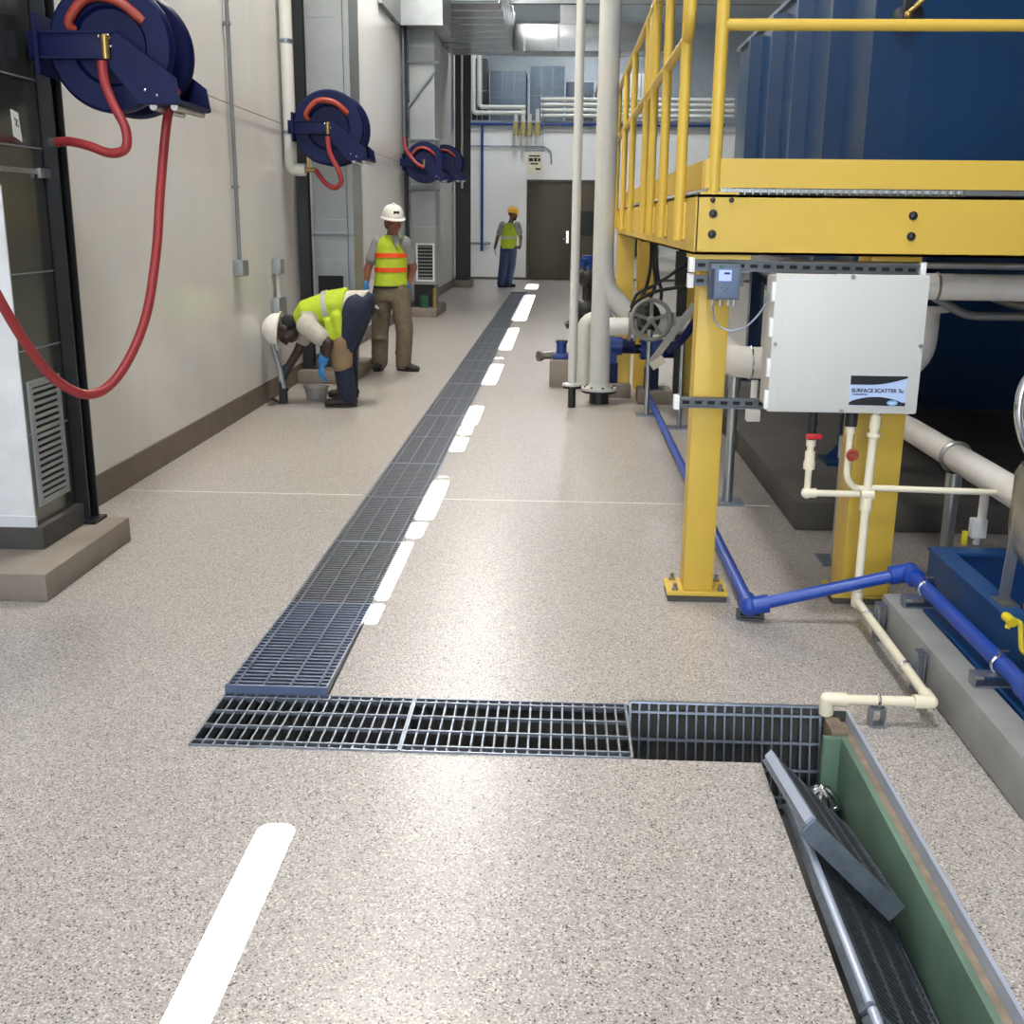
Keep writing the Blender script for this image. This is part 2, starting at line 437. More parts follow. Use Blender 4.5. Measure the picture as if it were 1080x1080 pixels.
# green liner of the trench
m = MB(); m.box(.915, .935, .6, 3.26, -.33, -.03, .003); m.box(.86, .9149, 3.235, 3.26, -.33, -.03, .003)
tag(m.build('trench_liner', M['green'], loc=(.92, 2, -.33)), 'pale green fibreglass liner wall of the open right trench', 'trench liner')
m = MB(); m.box(.936, .958, .6, 3.375, -.33, -.035); m.box(.89, .9359, 3.262, 3.375, -.33, -.02)
tag(m.build('concrete_ledge', M['ledge'], loc=(.95, 2, -.33)), 'narrow dirty concrete ledge between green liner and steel edge angle', 'ledge')
m = MB(); m.box(.959, .970, .6, 3.375, -.06, .003)
tag(m.build('edge_angle', M['edge'], loc=(.965, 2, -.06)), 'straight grey steel edging strip along the right side of the open trench', 'edging')
# drain strainer dome
t = thing('drain_strainer', 'silver slotted dome drain strainer in the open trench by the leaning grate', 'drain strainer', (.85, 3.17, -.34))
m = MB(); m.cyl((.85, 3.17, -.34), (.85, 3.17, -.22), .05, 20); m.build('collar', M['stain'], t)
m = MB()
for k in range(10):
    a = 2 * PI * k / 10
    m.tube([(.85 + math.cos(a) * .052 * math.cos(q), 3.17 + math.sin(a) * .052 * math.cos(q), -.22 + .052 * math.sin(q)) for q in [0, .3, .6, .9, 1.2, 1.5]], .007, 6)
m.ring((.85, 3.17, -.22), (0, 0, 1), .052, .008); m.sph((.85, 3.17, -.17), .014)
m.build('dome', M['chrome'], t)

# ------------------------------------------------------------------ left side: plinths, ducts, columns
def plinth(label, x1, y0, y1, h=.12, x0=WX + .012):
    m = MB(); m.box(x0, x1, y0, y1, 0, h, .008)
    return tag(m.build('concrete_plinth', M['conc'], loc=((x0 + x1) / 2, (y0 + y1) / 2, 0)), label, 'plinth')
plinth('brown concrete plinth under the near left duct beside the first hose reel', -2.09, 4.22, 5.13, .12)
plinth('brown concrete plinth under the duct behind the bending worker', -1.97, 10.45, 11.6, .12)
plinth('low concrete plinth under the duct with the wall vent', -2.0, 17.9, 19.4, .14)
plinth('small concrete plinth under the tall black column at the far end', -2.08, 25.8, 26.6, .16)

def vent(parent, o, u, v, n, w, h, slats=14, name='vent', fm='galvw', sm='galvw', sk=.26):
    """louvre grille: o lower corner, u width dir, v height dir, n outward"""
    o, u, v, n = V(o), V(u), V(v), V(n)
    m = MB(); f = .028
    def quadbox(a, b, d0, d1):
        P = [o + u * a[0] + v * a[1], o + u * b[0] + v * a[1], o + u * b[0] + v * b[1], o + u * a[0] + v * b[1]]
        m.prism([p + n * d0 for p in P], n * (d1 - d0))
    quadbox((0, 0), (w, f), 0, .012); quadbox((0, h - f), (w, h), 0, .012); quadbox((0, f), (f, h - f), 0, .012); quadbox((w - f, f), (w, h - f), 0, .012)
    vt = m.build(name, M[fm], parent)
    m = MB(); quadbox((f, f), (w - f, h - f), .0005, .002); m.build('backing', M['dark'], vt)  # dark sheet stands in for the shade behind the slats
    m = MB()
    for k in range(slats):
        z = f + (h - 2 * f) * (k + .5) / slats
        q = (h - 2 * f) / slats * sk
        quadbox((f, z - q), (w - f, z + q), .002, .010)
    m.build('slats', M[sm], vt)
    return vt

# duct 1 (cut by the left frame edge)
t = thing('air_duct', 'tall galvanised duct on the near left with a louvred side vent, cut by the frame', 'air duct', (-2.41, 4.78, .2))
m = MB(); m.box(WX + .002, -2.285, 4.58, 4.975, .22, 6.5); m.build('casing', M['duct_dark'], t)
for z in (.62, .98, 1.3, 1.82, 2.1, 2.9):
    m = MB(); m.box(WX + .003, -2.279, 4.574, 4.976, z, z + .006); m.build('seam', M['cond'], t)
m = MB(); m.box(WX + .004, -2.272, 4.565, 4.976, 1.715, 1.735); m.box(-2.279, -2.262, 4.9, 4.99, 1.70, 1.74); m.build('strap', M['galv'], t)
vent(t, (-2.285, 4.62, .30), (0, 1, 0), (0, 0, 1), (1, 0, 0), .30, .55, 17, 'side_vent', 'duct', 'duct', .26)
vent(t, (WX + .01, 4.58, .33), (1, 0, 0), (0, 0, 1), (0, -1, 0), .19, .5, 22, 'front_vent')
m = MB(); m.box(WX + .003, -2.283, 4.57, 4.58, .22, 1.66); m.box(WX + .003, -2.279, 4.562, 4.58, .22, .27); m.build('lit_front_panel', M['galvw'], t)  # whiter than the casing: daylight on the front face put into the colour
m = MB(); m.prism([(-2.284, 4.73, 1.86), (-2.284, 4.80, 1.84), (-2.284, 4.785, 1.955), (-2.284, 4.725, 1.965)], (.002, 0, 0)); st = m.build('sticker', M['wcap'], t)
m = MB(); m.tube([(-2.2805, 4.745, 1.93), (-2.2805, 4.765, 1.925), (-2.2805, 4.755, 1.905), (-2.2805, 4.775, 1.90)], .0025, 6); m.build('mark', M['ink'], st)
m = MB(); m.box(WX + .013, -2.25, 4.56, 5.0, .121, .22); m.build('base_frame', M['concd'], t)
# column beside it
def column(label, x0, x1, y0, y1, z0, z1):
    t = thing('steel_column', label, 'column', ((x0 + x1) / 2, (y0 + y1) / 2, z0))
    m = MB(); tk = .012
    m.box(x0, x1, y0, y0 + tk, z0, z1); m.box(x0, x1, y1 - tk, y1, z0, z1); m.box((x0 + x1) / 2 - .005, (x0 + x1) / 2 + .005, y0 + tk, y1 - tk, z0, z1)
    m.build('beam', M['black'], t)
    m = MB(); m.box(x0 - .004, x1 + .03, y0 - .012, y1 + .02, z0, z0 + .015); m.build('base_plate', M['black'], t)
    return t
column('black steel column just behind the near left duct and first hose reel', -2.40, -2.225, 4.99, 5.10, .1205, CZ)
column('black steel column in front of the duct behind the bending worker', -2.49, -2.385, 10.62, 10.73, .1205, CZ)
column('wide black steel column with a thin conduit near the far end wall', -2.46, -2.14, 26.0, 26.4, .161, CZ)
column('thin black steel column left of the duct with the floor-level vent', -2.5, -2.45, 18.0, 18.1, .141, CZ)

# duct 2
t = thing('air_duct', 'tall grey duct behind the bending worker with the second hose reel on it', 'air duct', (-2.2, 11.1, .12))
m = MB(); m.box(-2.37, -2.05, 10.76, 11.45, .35, 6.5); m.build('casing', M['duct'], t)
for z in (1.15, 1.40, 1.52, 2.05, 2.52, 2.62, 3.3):
    m = MB(); m.box(-2.372, -2.047, 10.757, 11.452, z, z + .007); m.build('seam', M['galv'], t)
m = MB()
for z in (1.37, 2.6):
    m.box(-2.38, -1.97, 10.735, 10.757, z, z + .02)
m.build('strap', M['cond'], t)
m = MB(); m.box(-2.049, -1.995, 10.80, 11.3, .35, 6.5); m.build('side_channel', M['duct'], t)
m = MB(); m.box(-2.34, -2.10, 10.745, 10.762, .55, 1.0); m.build('opening_shade', M['dark'], t)  # dark sheet on the casing paints the shade of an opening
m = MB(); m.box(-2.36, -2.08, 10.8, 11.4, .1205, .35); m.build('base_frame', M['black'], t)
# duct 3
t = thing('air_duct', 'tall grey duct at mid wall with a white-framed vent near its foot', 'air duct', (-2.2, 18.5, .14))
m = MB(); m.box(-2.43, -2.04, 18.2, 18.95, .5, 4.55); m.build('casing', M['duct'], t)
for z in (1.4, 2.05, 2.75, 3.45, 4.1):
    m = MB(); m.box(-2.433, -2.037, 18.197, 18.953, z, z + .012); m.build('seam', M['galv'], t)
for z in (1.95, 2.72, 3.85):
    m = MB(); m.box(-2.47, -1.96, 18.15, 18.18, z, z + .03); m.build('strap', M['cond'], t)
m = MB(); m.bar((-2.46, 18.15, 3.2), (-2.02, 18.15, 3.75), .03, .03); m.build('brace', M['cond'], t)
vent(t, (-2.36, 18.2, .55), (1, 0, 0), (0, 0, 1), (0, -1, 0), .30, .60, 10, 'vent', 'galvw', 'cond', .18)
m = MB(); m.box(-2.40, -2.08, 18.24, 18.9, .141, .5); m.build('base_frame', M['black'], t)
m = MB(); m.box(-2.45, -1.86, 17.6, 19.0, 4.35, 4.9, .01); m.box(-2.46, -1.84, 17.55, 17.6, 4.30, 4.95); m.build('elbow', M['galv'], t)
m = MB(); m.box(WX + .01, -2.46, 15.8, 17.55, 4.3, 4.9); m.build('branch_duct', M['duct'], t)

# overhead ducts far
t = thing('overhead_duct', 'long galvanised overhead duct along the left wall toward the far end', 'air duct', (-1.8, 21, 4.9))
m = MB(); m.box(-2.48, -1.12, 19.2, 25.3, 4.92, 5.7, .01); m.build('casing', M['galv'], t)
m = MB()
for k in range(9): m.box(-2.49, -1.10, 19.3 + k * .7, 19.34 + k * .7, 4.905, 5.71)
m.build('flange', M['galv'], t)
t = thing('overhead_duct', 'shiny crosswise overhead duct above the far double door', 'air duct', (.4, 24.9, 4.9))
m = MB(); m.box(-1.10, 2.2, 24.5, 25.3, 4.9, 5.42, .01); m.build('casing', M['galv'], t)
m = MB()
for x in (-.9, -.2, .35, 1.0, 1.6): m.box(x, x + .04, 24.48, 25.32, 4.89, 5.43)
m.build('flange', M['galv'], t)
m = MB(); m.box(-.15, .2, 24.6, 25.2, 5.43, 6.6); m.build('riser', M['galv'], t)
m = MB(); m.box(-1.05, RX, 21.4, 21.55, 4.82 + .45, 5.6); tag(m.build('roof_beam', M['beamg'], loc=(2, 21.4, 5.3)), 'grey steel cross beam at the top edge of the picture', 'beam')

# equipment on the far mezzanine deck
def machine(label, x0, x1, y0, y1, h, m_='ahu', z=3.951, name='air_handler', cat='air handler'):
    t = thing(name, label, cat, ((x0 + x1) / 2, (y0 + y1) / 2, z))
    m = MB(); m.box(x0, x1, y0, y1, z + .06, z + h, .02); m.build('cabinet', M[m_], t)
    m = MB()
    for k in range(1, 3): m.box(x0 + (x1 - x0) * k / 3 - .012, x0 + (x1 - x0) * k / 3 + .012, y0 - .008, y0, z + .08, z + h - .02)
    m.box(x0, x1, y0 - .01, y0, z + h * .5, z + h * .5 + .02); m.build('panel_seam', M['steel'], t)
    m = MB(); m.box(x0 + .03, x1 - .03, y0 + .02, y1, z, z + .06); m.build('skid', M['black'], t)
    return t
machine('grey air handler behind the far wall top, left of the pipes', -2.0, -1.05, 31, 32.6, 1.35)
machine('bluish steel air handler on the far deck, behind the brass valves', -.95, -.05, 31.2, 32.6, 1.5)
machine('narrow steel cabinet on the far deck right of the air handlers', .0, .75, 32, 33, 1.2, 'ahu')
machine('shiny round-cornered unit on the far deck behind the yellow railing', 1.3, 2.3, 31, 32.4, 1.3, 'galvw')
machine('black cabinet on the far deck beside the tall white pipe bends', -2.45, -2.05, 30.6, 31.4, 1.6, 'black', name='control_cabinet', cat='cabinet')
m = MB(); m.lathe((.95, 31.2, 3.951), (0, 0, 1), [(.33, 0), (.33, .2), (.3, .35), (.12, 1.1), (.1, 1.3)], 20); tag(m.build('metal_hopper', M['galv'], loc=(.95, 31.2, 3.951)), 'cone-shaped shiny metal hopper on the far deck', 'hopper')

# far wall services
def pipe(name, label, cat, pts, r, m_, fil=.12, seg=12, group=None, parent=None):
    m = MB(); m.tube(fillet(pts, fil, 5) if fil else pts, r, seg)
    if parent is not None: return m.build(name, M[m_], parent)
    return tag(m.build(name, M[m_], loc=tuple(pts[0])), label, cat, group)
yy = FY - .14
pipe('white_pipe', 'outer tall white pipe bend on the far wall beside the black column', 'pipe', [(-2.32, yy, 5.7), (-2.32, yy, 4.12), (-1.0, yy, 4.12)], .055, 'gpipe', .1)
pipe('white_pipe', 'inner white pipe bend on the far wall right of its twin', 'pipe', [(-2.17, yy, 5.7), (-2.17, yy, 4.26), (-1.0, yy, 4.26)], .05, 'gpipe', .1)
for k in range(4):
    pipe('white_pipe', 'white horizontal pipe in the bundle high on the far wall, ' + ('lowest', 'second lowest', 'second highest', 'topmost')[k] + ' of four', 'pipe',
         [(-.62 - .0 * k, yy, 4.06 + .13 * k), (4.2, yy, 4.06 + .13 * k)], .05, 'gpipe', 0)
pipe('blue_pipe', 'thin horizontal blue pipe along the top of the far wall', 'pipe', [(-2.45, yy + .05, 3.86), (4.0, yy + .05, 3.86)], .035, 'pump', 0)
pipe('blue_pipe', 'thin vertical blue pipe on the far wall by the man in the yellow hat', 'pipe', [(-2.1, yy + .06, 3.82), (-2.1, yy + .06, .72)], .035, 'pump', 0)
pipe('grey_conduit', 'thin grey conduit running across the far wall above the door sign', 'conduit', [(-2.45, yy + .1, 3.33), (-.5, yy + .1, 3.33), (-.35, yy + .1, 3.2), (-.33, yy + .1, 2.9)], .018, 'steel', .08)
pipe('grey_conduit', 'short grey rail low on the far wall at the foot of the blue pipe', 'conduit', [(-2.46, yy + .1, .92), (-1.88, yy + .1, .92)], .03, 'steel', 0)
for k, x in enumerate((-1.24, -1.06, -.9, -.7)):
    t = thing('valve_drop', ('first', 'second', 'third', 'rightmost')[k] + ' brass-sleeved valve drop from left, above the door sign', 'valve', (x, yy, 3.35))
    m = MB(); m.cyl((x, yy, 3.34), (x, yy, 4.1 + .12 * (k % 2)), .05); m.build('pipe', M['gpipe'], t)
    m = MB(); m.cyl((x, yy, 3.58), (x, yy, 3.9), .07); m.build('sleeve', M['insul'], t)
t = thing('hanging_sign', 'cream sign with dark lettering hanging above the brown double door', 'sign', (-.75, FY - .3, 2.68))
m = MB(); m.box(-.95, -.56, FY - .32, FY - .30, 2.68, 3.17); bd = m.build('board', M['sign'], t)
m = MB()
for (x0, x1, z0, z1) in ((-.90, -.62, 3.065, 3.10), (-.90, -.79, 2.95, 3.03), (-.77, -.69, 2.95, 3.04), (-.67, -.61, 2.95, 3.03), (-.86, -.66, 2.875, 2.91), (-.73, -.60, 2.745, 2.79)):
    m.box(x0, x1, FY - .323, FY - .3205, z0, z1)
m.build('lettering', M['ink'], bd)
m = MB(); m.box(-1.02, -.5, FY - .33, FY - .29, 3.19, 3.23); m.cyl((-.95, FY - .31, 3.23), (-.95, FY - .31, 4.85), .008); m.cyl((-.56, FY - .31, 3.23), (-.56, FY - .31, 4.85), .008)
m.build('hanger', M['steel'], t)

# wall conduits, boxes on the left wall
def wallbox(label, x, y0, y1, z0, z1, m_='duct'):
    t = thing('junction_box', label, 'junction box', (WX, (y0 + y1) / 2, z0))
    m = MB(); m.box(WX + .001, WX + .075, y0, y1, z0, z1, .004); m.build('box', M[m_], t)
    m = MB(); m.box(WX + .075, WX + .079, y0 + .006, y1 - .006, z0 + .006, z1 - .006); m.build('cover', M[m_], t)
    return t
wallbox('small grey box at the foot of the long conduit on the left wall', 0, 8.55, 8.72, 1.10, 1.22)
wallbox('small upper grey box on the left wall above the bending worker', 0, 9.7, 9.85, 1.06, 1.19)
wallbox('larger lower grey box on the left wall behind the white hard hat', 0, 9.62, 9.88, .60, .86)
t = thing('wall_conduit', 'long thin grey conduit running down the left wall to a box', 'conduit', (WX, 8.63, 1.22))
m = MB(); m.cyl((WX + .035, 8.63, 1.215), (WX + .035, 8.63, CZ), .016); m.build('tube', M['cond'], t)
m = MB()
for z in (1.75, 2.9): m.box(WX + .005, WX + .056, 8.61, 8.65, z, z + .02)
m.build('clip', M['cond'], t)
t = thing('wall_conduit', 'short grey conduit joining the two boxes above the bending worker', 'conduit', (WX, 9.77, .86))
m = MB(); m.cyl((WX + .035, 9.77, .855), (WX + .035, 9.77, 1.065), .02); m.build('tube', M['gpipe'], t)
pipe('wall_cable', 'thin dark cable sagging along the left wall between the hose reels', 'cable', [(WX + .02, 6.3, 2.45), (WX + .02, 8, 2.36), (WX + .02, 11, 2.33), (WX + .02, 14, 2.36), (WX + .02, 18, 2.37)], .0025, 'rubber', .5, 6)
# white insulated pipe by reel 2
t = thing('insulated_pipe', 'white vertical insulated pipe feeding the second hose reel', 'pipe', (-2.45, 10.4, 2))
m = MB(); m.tube(fillet([(-2.43, 10.2, CZ), (-2.43, 10.2, 1.95), (-2.30, 10.2, 1.95)], .1), .055, 14); m.build('jacket', M['gpipe'], t)
m = MB(); m.cyl((-2.30, 10.2, 1.95), (-2.20, 10.2, 1.95), .02); m.box(-2.285, -2.265, 10.19, 10.21, 1.97, 2.06); m.build('valve', M['brass'], t)
m = MB()
for z in (2.25, 3.0): m.cyl((-2.43, 10.2, z), (-2.43, 10.2, z + .03), .06); 
m.build('clamp', M['steel'], t)
# far small conduits by the wide column
wallbox('black disconnect box on the left wall past the twin reels', 0, 21.2, 21.5, 1.32, 1.5, 'black')
wallbox('grey disconnect box on the left wall below the black one', 0, 21.2, 21.5, 1.02, 1.30)
pipe('wall_conduit', 'thin conduit dropping from the grey disconnect box to the floor', 'conduit', [(WX + .05, 21.35, 1.02), (WX + .05, 21.35, .0)], .025, 'gpipe', 0)
pipe('column_conduit', 'thin pale conduit strapped to the wide black column', 'conduit', [(-2.3, 25.97, CZ), (-2.3, 25.97, 2.2)], .025, 'gpipe', 0)
t = thing('floor_pump', 'small green pump at the foot of the duct with the vent', 'pump', (-2.2, 18.05, .14))
m = MB(); m.cyl((-2.22, 18.08, .141), (-2.22, 18.08, .33), .07); m.build('body', M['greenp'], t)
m = MB(); m.cyl((-2.05, 18.06, .141), (-2.05, 18.06, .45), .03); m.build('riser', M['brass'], t)
pipe('blue_pipe', 'thin grey-blue riser ending in a red hose beside the mid wall duct', 'pipe', [(-2.46, 17.75, 4.3), (-2.46, 17.75, 2.7)], .02, 'meter', 0)

# ------------------------------------------------------------------ hose reels
def reel(label, c, r, arm_to, loop=None, k=1.):
    cx, cy, cz = c; w = .26 * k
    t = thing('hose_reel', label, 'hose reel', (arm_to, cy, cz - r), None)
    for yy in (cy, cy + w):
        m = MB(); a = (0, 1, 0)
        m.lathe((cx, yy - .012, cz), a, [(.05, 0), (r * .55, 0), (r * .6, -.018), (r * .95, -.018), (r, 0), (r, .018), (r * .96, .022), (r * .6, .01), (.05, .01)], 48)
        m.build('flange', M['navy'], t)
    m = MB(); m.cyl((cx, cy, cz), (cx, cy + w, cz), r * .55, 32); m.build('drum', M['navy'], t)
    m = MB()
    for i in range(6):
        m.ring((cx, cy + .03 + i * (w - .05) / 5.5, cz), (0, 1, 0), r * .62, .016, 32)
    m.build('wound_hose', M['hoser'], t)
    m = MB(); m.obox(((arm_to + cx) / 2, cy - .05, cz), (abs(cx - arm_to) + .1, .03, .11), None, .006)
    m.box(arm_to, cx + .04, cy - .075, cy - .065, cz + .045, cz + .055); m.box(arm_to, cx + .04, cy - .075, cy - .065, cz - .055, cz - .045)
    m.box(arm_to - .012, arm_to + .004, cy - .09, cy + w + .06, cz - .12, cz + .12)
    m.obox(((arm_to + cx) / 2, cy + w + .05, cz), (abs(cx - arm_to) + .1, .03, .11), None, .006); m.build('mount_arm', M['navy'], t)
    gx, gz = cx + r * .86, cz - r * .86
    m = MB()
    m.prism([(cx - .02, cy - .085, cz - .05), (cx + .05, cy - .085, cz + .05), (gx + .06, cy - .085, gz + .10), (gx + .075, cy - .085, gz), (gx - .1, cy - .085, gz)], (0, .012, 0))
    m.prism([(cx - .02, cy + w + .07, cz - .05), (cx + .05, cy + w + .07, cz + .05), (gx + .06, cy + w + .07, gz + .10), (gx + .075, cy + w + .07, gz), (gx - .1, cy + w + .07, gz)], (0, .012, 0))
    m.box(gx - .09, gx + .07, cy - .075, cy + w + .07, gz - .005, gz + .015)
    ga = m.build('guide_arm', M['navy'], t)
    m = MB(); m.cyl((gx - .05, cy - .06, gz - .012), (gx - .05, cy + w + .05, gz - .012), .016); m.cyl((gx + .04, cy - .06, gz - .012), (gx + .04, cy + w + .05, gz - .012), .016); m.build('roller', M['stain'], ga)
    m = MB()
    for dx, dz in ((-.02, .03), (.02, .035), (.03, -.01), (gx - cx - .07, gz - cz + .05), (gx - cx - .02, gz - cz + .03)):
        m.sph((cx + dx, cy - .088, cz + dz), .008, seg=8)
    m.build('bolt', M['chrome'], t)
    # hose loop on the front flange
    q = r * .74; m = MB()
    m.tube(smooth_path([(cx - q * .75, cy - .03, cz + .06), (cx - q * .78, cy - .05, cz + q * .5), (cx - q * .35, cy - .055, cz + q * .92), (cx + q * .25, cy - .05, cz + q * .88), (cx + q * .75, cy - .02, cz + q * .5)]), .021 * k, 10)
    m.build('inner_hose', M['hoser'], t)
    m = MB(); m.cyl((cx + .01, cy - .10, cz + .03), (cx + .01, cy - .10, cz - .06), .016); m.cyl((cx + .01, cy - .10, cz + .02), (cx + .01, cy - .05, cz + .02), .018); m.build('fitting', M['brass'], t)
    return t
r1 = reel('large blue hose reel at the near left with a long red hose hanging down', (-1.925, 4.95, 2.235), .268, -2.21)
m = MB(); m.tube(smooth_path([(-1.935, 4.85, 2.165), (-1.925, 4.84, 2.08), (-1.89, 4.83, 1.99), (-1.845, 4.82, 1.90), (-1.85, 4.82, 1.82), (-1.92, 4.83, 1.80), (-2.02, 4.85, 1.83), (-2.12, 4.9, 1.85), (-2.2, 4.95, 1.85)]), .02, 12); m.build('inlet_hose', M['hose'], r1)
m = MB(); m.cyl((-2.2, 4.95, 1.85), (-2.23, 4.96, 1.85), .022); m.build('inlet_coupling', M['stain'], r1)
m = MB(); m.tube(smooth_path([(-1.71, 5.1, 2.08), (-1.735, 5.03, 1.96), (-1.77, 4.98, 1.66), (-1.775, 4.88, 1.38), (-1.80, 4.75, 1.1), (-1.87, 4.6, .89), (-1.95, 4.48, .825), (-2.03, 4.36, .90), (-2.08, 4.25, 1.05), (-2.12, 4.15, 1.23), (-2.15, 4.05, 1.43), (-2.17, 3.9, 1.7)], 8), .0205, 12); m.build('hanging_hose', M['hose'], r1)
r2 = reel('blue hose reel in front of the duct behind the bending worker', (-2.06, 10.1, 2.30), .315, -2.36, k=1.15)
m = MB(); m.tube(smooth_path([(-2.05, 9.98, 2.22), (-2.03, 9.97, 2.08), (-1.955, 9.96, 1.93), (-1.94, 9.97, 1.84), (-2.0, 10.0, 1.795), (-2.1, 10.1, 1.83), (-2.21, 10.2, 1.945)]), .022, 10); m.build('inlet_hose', M['hose'], r2)
r3 = reel('front blue hose reel of the far pair on the left wall', (-2.13, 17.5, 2.36), .30, -2.44)
m = MB(); m.tube(smooth_path([(-2.12, 17.38, 2.28), (-2.25, 17.38, 2.36), (-2.4, 17.5, 2.55), (-2.46, 17.7, 2.72)]), .025, 8); m.build('inlet_hose', M['hose'], r3)
reel('rear blue hose reel of the far pair, half hidden behind the front one', (-2.03, 19.6, 2.44), .31, -2.4)

# ------------------------------------------------------------------ right side: steel platform
t = thing('steel_platform', 'yellow steel access platform with railings on two posts in front of the blue tank', 'platform', (.6, 4.45, 0))
PY = 4.40
m = MB(); m.box(.505, 3.6, PY - .05, PY - .04, 1.425, 1.645); m.box(.505, 3.6, PY - .05, PY + .05, 1.635, 1.645); m.box(.505, 3.6, PY - .05, PY + .05, 1.425, 1.435)
m.build('front_beam', M['yellow'], t)
m = MB()
for x in (.565, 1.31, 2.1):
    for z in (1.50, 1.575): m.lathe((x, PY - .05, z), (0, -1, 0), [(.017, 0), (.017, .004), (.0105, .004), (.0105, .013), (.005, .015)], 8)
for x in (.56, .63):
    m.lathe((x, PY - .05, 1.625), (0, -1, 0), [(.010, 0), (.010, .01), (.004, .012)], 8)
m.build('beam_bolts', M['black'], t)
m = MB(); m.box(.5, .51, PY - .05, 10.6, 1.425, 1.645); m.box(.5, .58, PY - .05, 10.6, 1.637, 1.645); m.box(.5, .58, PY - .05, 10.6, 1.425, 1.433); m.build('side_beam', M['yellow'], t)
m = MB(); m.box(.53, 3.6, PY - .04, PY - .03, 1.67, 1.775); m.build('front_toe_board', M['yellow'], t)
m = MB(); m.box(.535, .545, PY + .1, 10.6, 1.67, 1.775); m.build('side_toe_board', M['yellow'], t)
m = MB()
for k in range(31): m.box(.59 + k * .03, .595 + k * .03, PY - .03, 10.5, 1.646, 1.668)
for k in range(30): m.box(.585, 1.49, PY + k * .2, PY + .006 + k * .2, 1.655, 1.668)
m.box(1.5, 3.55, PY - .02, 5.9, 1.65, 1.668)
m.build('deck_grating', M['galv'], t)
def rpost(x0, y0, x, y, zb, zt, r=.022, name='railing_post'):
    m = MB(); m.cyl((x, y, zb), (x, y, zt), r, 14); return m.build(name, M['yellow'], t)
p = rpost(0, 0, .565, PY - .028, 1.645, 2.66, .024)
m = MB(); m.box(.515, .66, PY - .049, PY - .01, 1.6455, 1.655); m.build('foot_plate', M['yellow'], p)
rpost(0, 0, 2.1, PY - .028, 1.645, 2.66)
m = MB(); m.cyl((.565, PY - .028, 2.24), (3.6, PY - .028, 2.24), .021); m.cyl((.565, PY - .028, 2.66), (3.6, PY - .028, 2.66), .021); m.build('front_rail', M['yellow'], t)
SX = .474
PYS = (4.72, 5.55, 6.30, 6.85, 8.15, 9.2, 10.4)
for y in PYS:
    p = rpost(0, 0, SX, y, 1.47, 2.66)
    m = MB(); m.box(.488, .4995, y - .035, y + .05, 1.475, 1.62); m.build('clamp_plate', M['yellow'], p)
    m = MB()
    for z in (1.51, 1.58): m.sph((.486, y + .038, z), .010, seg=8)
    m.build('clamp_bolt', M['black'], p)
m = MB(); m.tube(fillet([(SX, 10.5, 2.24), (SX, 4.62, 2.24), (SX, 4.62, 2.66), (SX, 10.5, 2.66)], .11, 8), .021, 14); m.build('side_rail', M['yellow'], t)
m = MB(); m.box(SX - .012, SX + .012, 6.48, 6.72, 2.2, 2.7); m.build('gate_plate', M['yellow'], t)
# posts
def post(x, y, s, zt):
    m = MB(); m.box(x - s / 2, x + s / 2, y - s / 2, y + s / 2, .045, zt, .008); p = m.build('support_post', M['yellow'], t)
    m = MB(); m.box(x - .13, x + .125, y - .085, y + .105, .028, .045, .002); m.build('base_plate', M['yellow'], p)
    m = MB(); m.box(x - .125, x + .12, y - .08, y + .1, 0, .028); m.build('grout_pad', M['concd'], p)
    m = MB()
    for a in (-.095, .095):
        for b in (-.06, .08): m.cyl((x + a, y + b, .045), (x + a, y + b, .075), .009, 8); m.cyl((x + a, y + b, .045), (x + a, y + b, .056), .016, 6)
    m.build('anchor_bolt', M['stain'], p)
    return p
post(.598, 4.50, .125, 1.425)
post(1.287, 4.52, .195, 1.425)
for x, y in ((.56, 10.1), (.77, 10.55), (1.15, 10.3)):
    m = MB(); m.box(x - .075, x + .075, y - .075, y + .075, 0, 1.425); m.build('support_post', M['yellow'], t)
m = MB(); m.box(.5, .72, PY - .04, PY + .2, 1.407, 1.424); m.build('cap_plate', M['yellow'], t)

# struts on the posts
def strut(name, label, p0, p1, w=.041, h=.041, cap=True, slots=True):
    t = thing(name, label, 'strut channel', p0)
    m = MB(); d = (V(p1) - V(p0)).normalized(); x = V((0, 1, 0)); 
    m.bar(V(p0), V(p1), w * .35, h); m.bar(V(p0) + V((0, -w * .3, h * .42)), V(p1) + V((0, -w * .3, h * .42)), w * .6, h * .14); m.bar(V(p0) + V((0, -w * .3, -h * .42)), V(p1) + V((0, -w * .3, -h * .42)), w * .6, h * .14)
    m.mark(0)
    if slots:
        L = (V(p1) - V(p0)).length; n = int(L / .05)
        for k in range(n):
            q = V(p0) + d * (.03 + k * .05); m.obox(q + V((0, -w * .19, 0)), (.028, .004, .013))  # dark blocks paint the shade inside the slots
        m.mark(1)
    m.build('channel', [M['strut'], M['dark']], t)
    if cap:
        m = MB(); m.obox(V(p0) - d * .008, (.022, w + .012, h + .014), None, .003); m.build('end_cap', M['wcap'], t)
    return t
s = strut('strut_channel', 'upper slotted strut with white end cap behind the display unit and white enclosure', (.505, 4.385, 1.385), (1.36, 4.385, 1.375))
m = MB(); m.obox((1.372, 4.385, 1.375), (.022, .055, .06), None, .003); m.build('end_cap', M['wcap'], s)
strut('strut_channel', 'short strut with white end cap under the display unit', (.505, 4.40, 1.325), (.70, 4.40, 1.325))
s = strut('strut_channel', 'lower slotted strut with white end cap crossing the front yellow post', (.475, 4.41, .848), (1.36, 4.41, .845))
m = MB(); m.obox((1.372, 4.41, .845), (.022, .055, .055), None, .003); m.build('end_cap', M['wcap'], s)
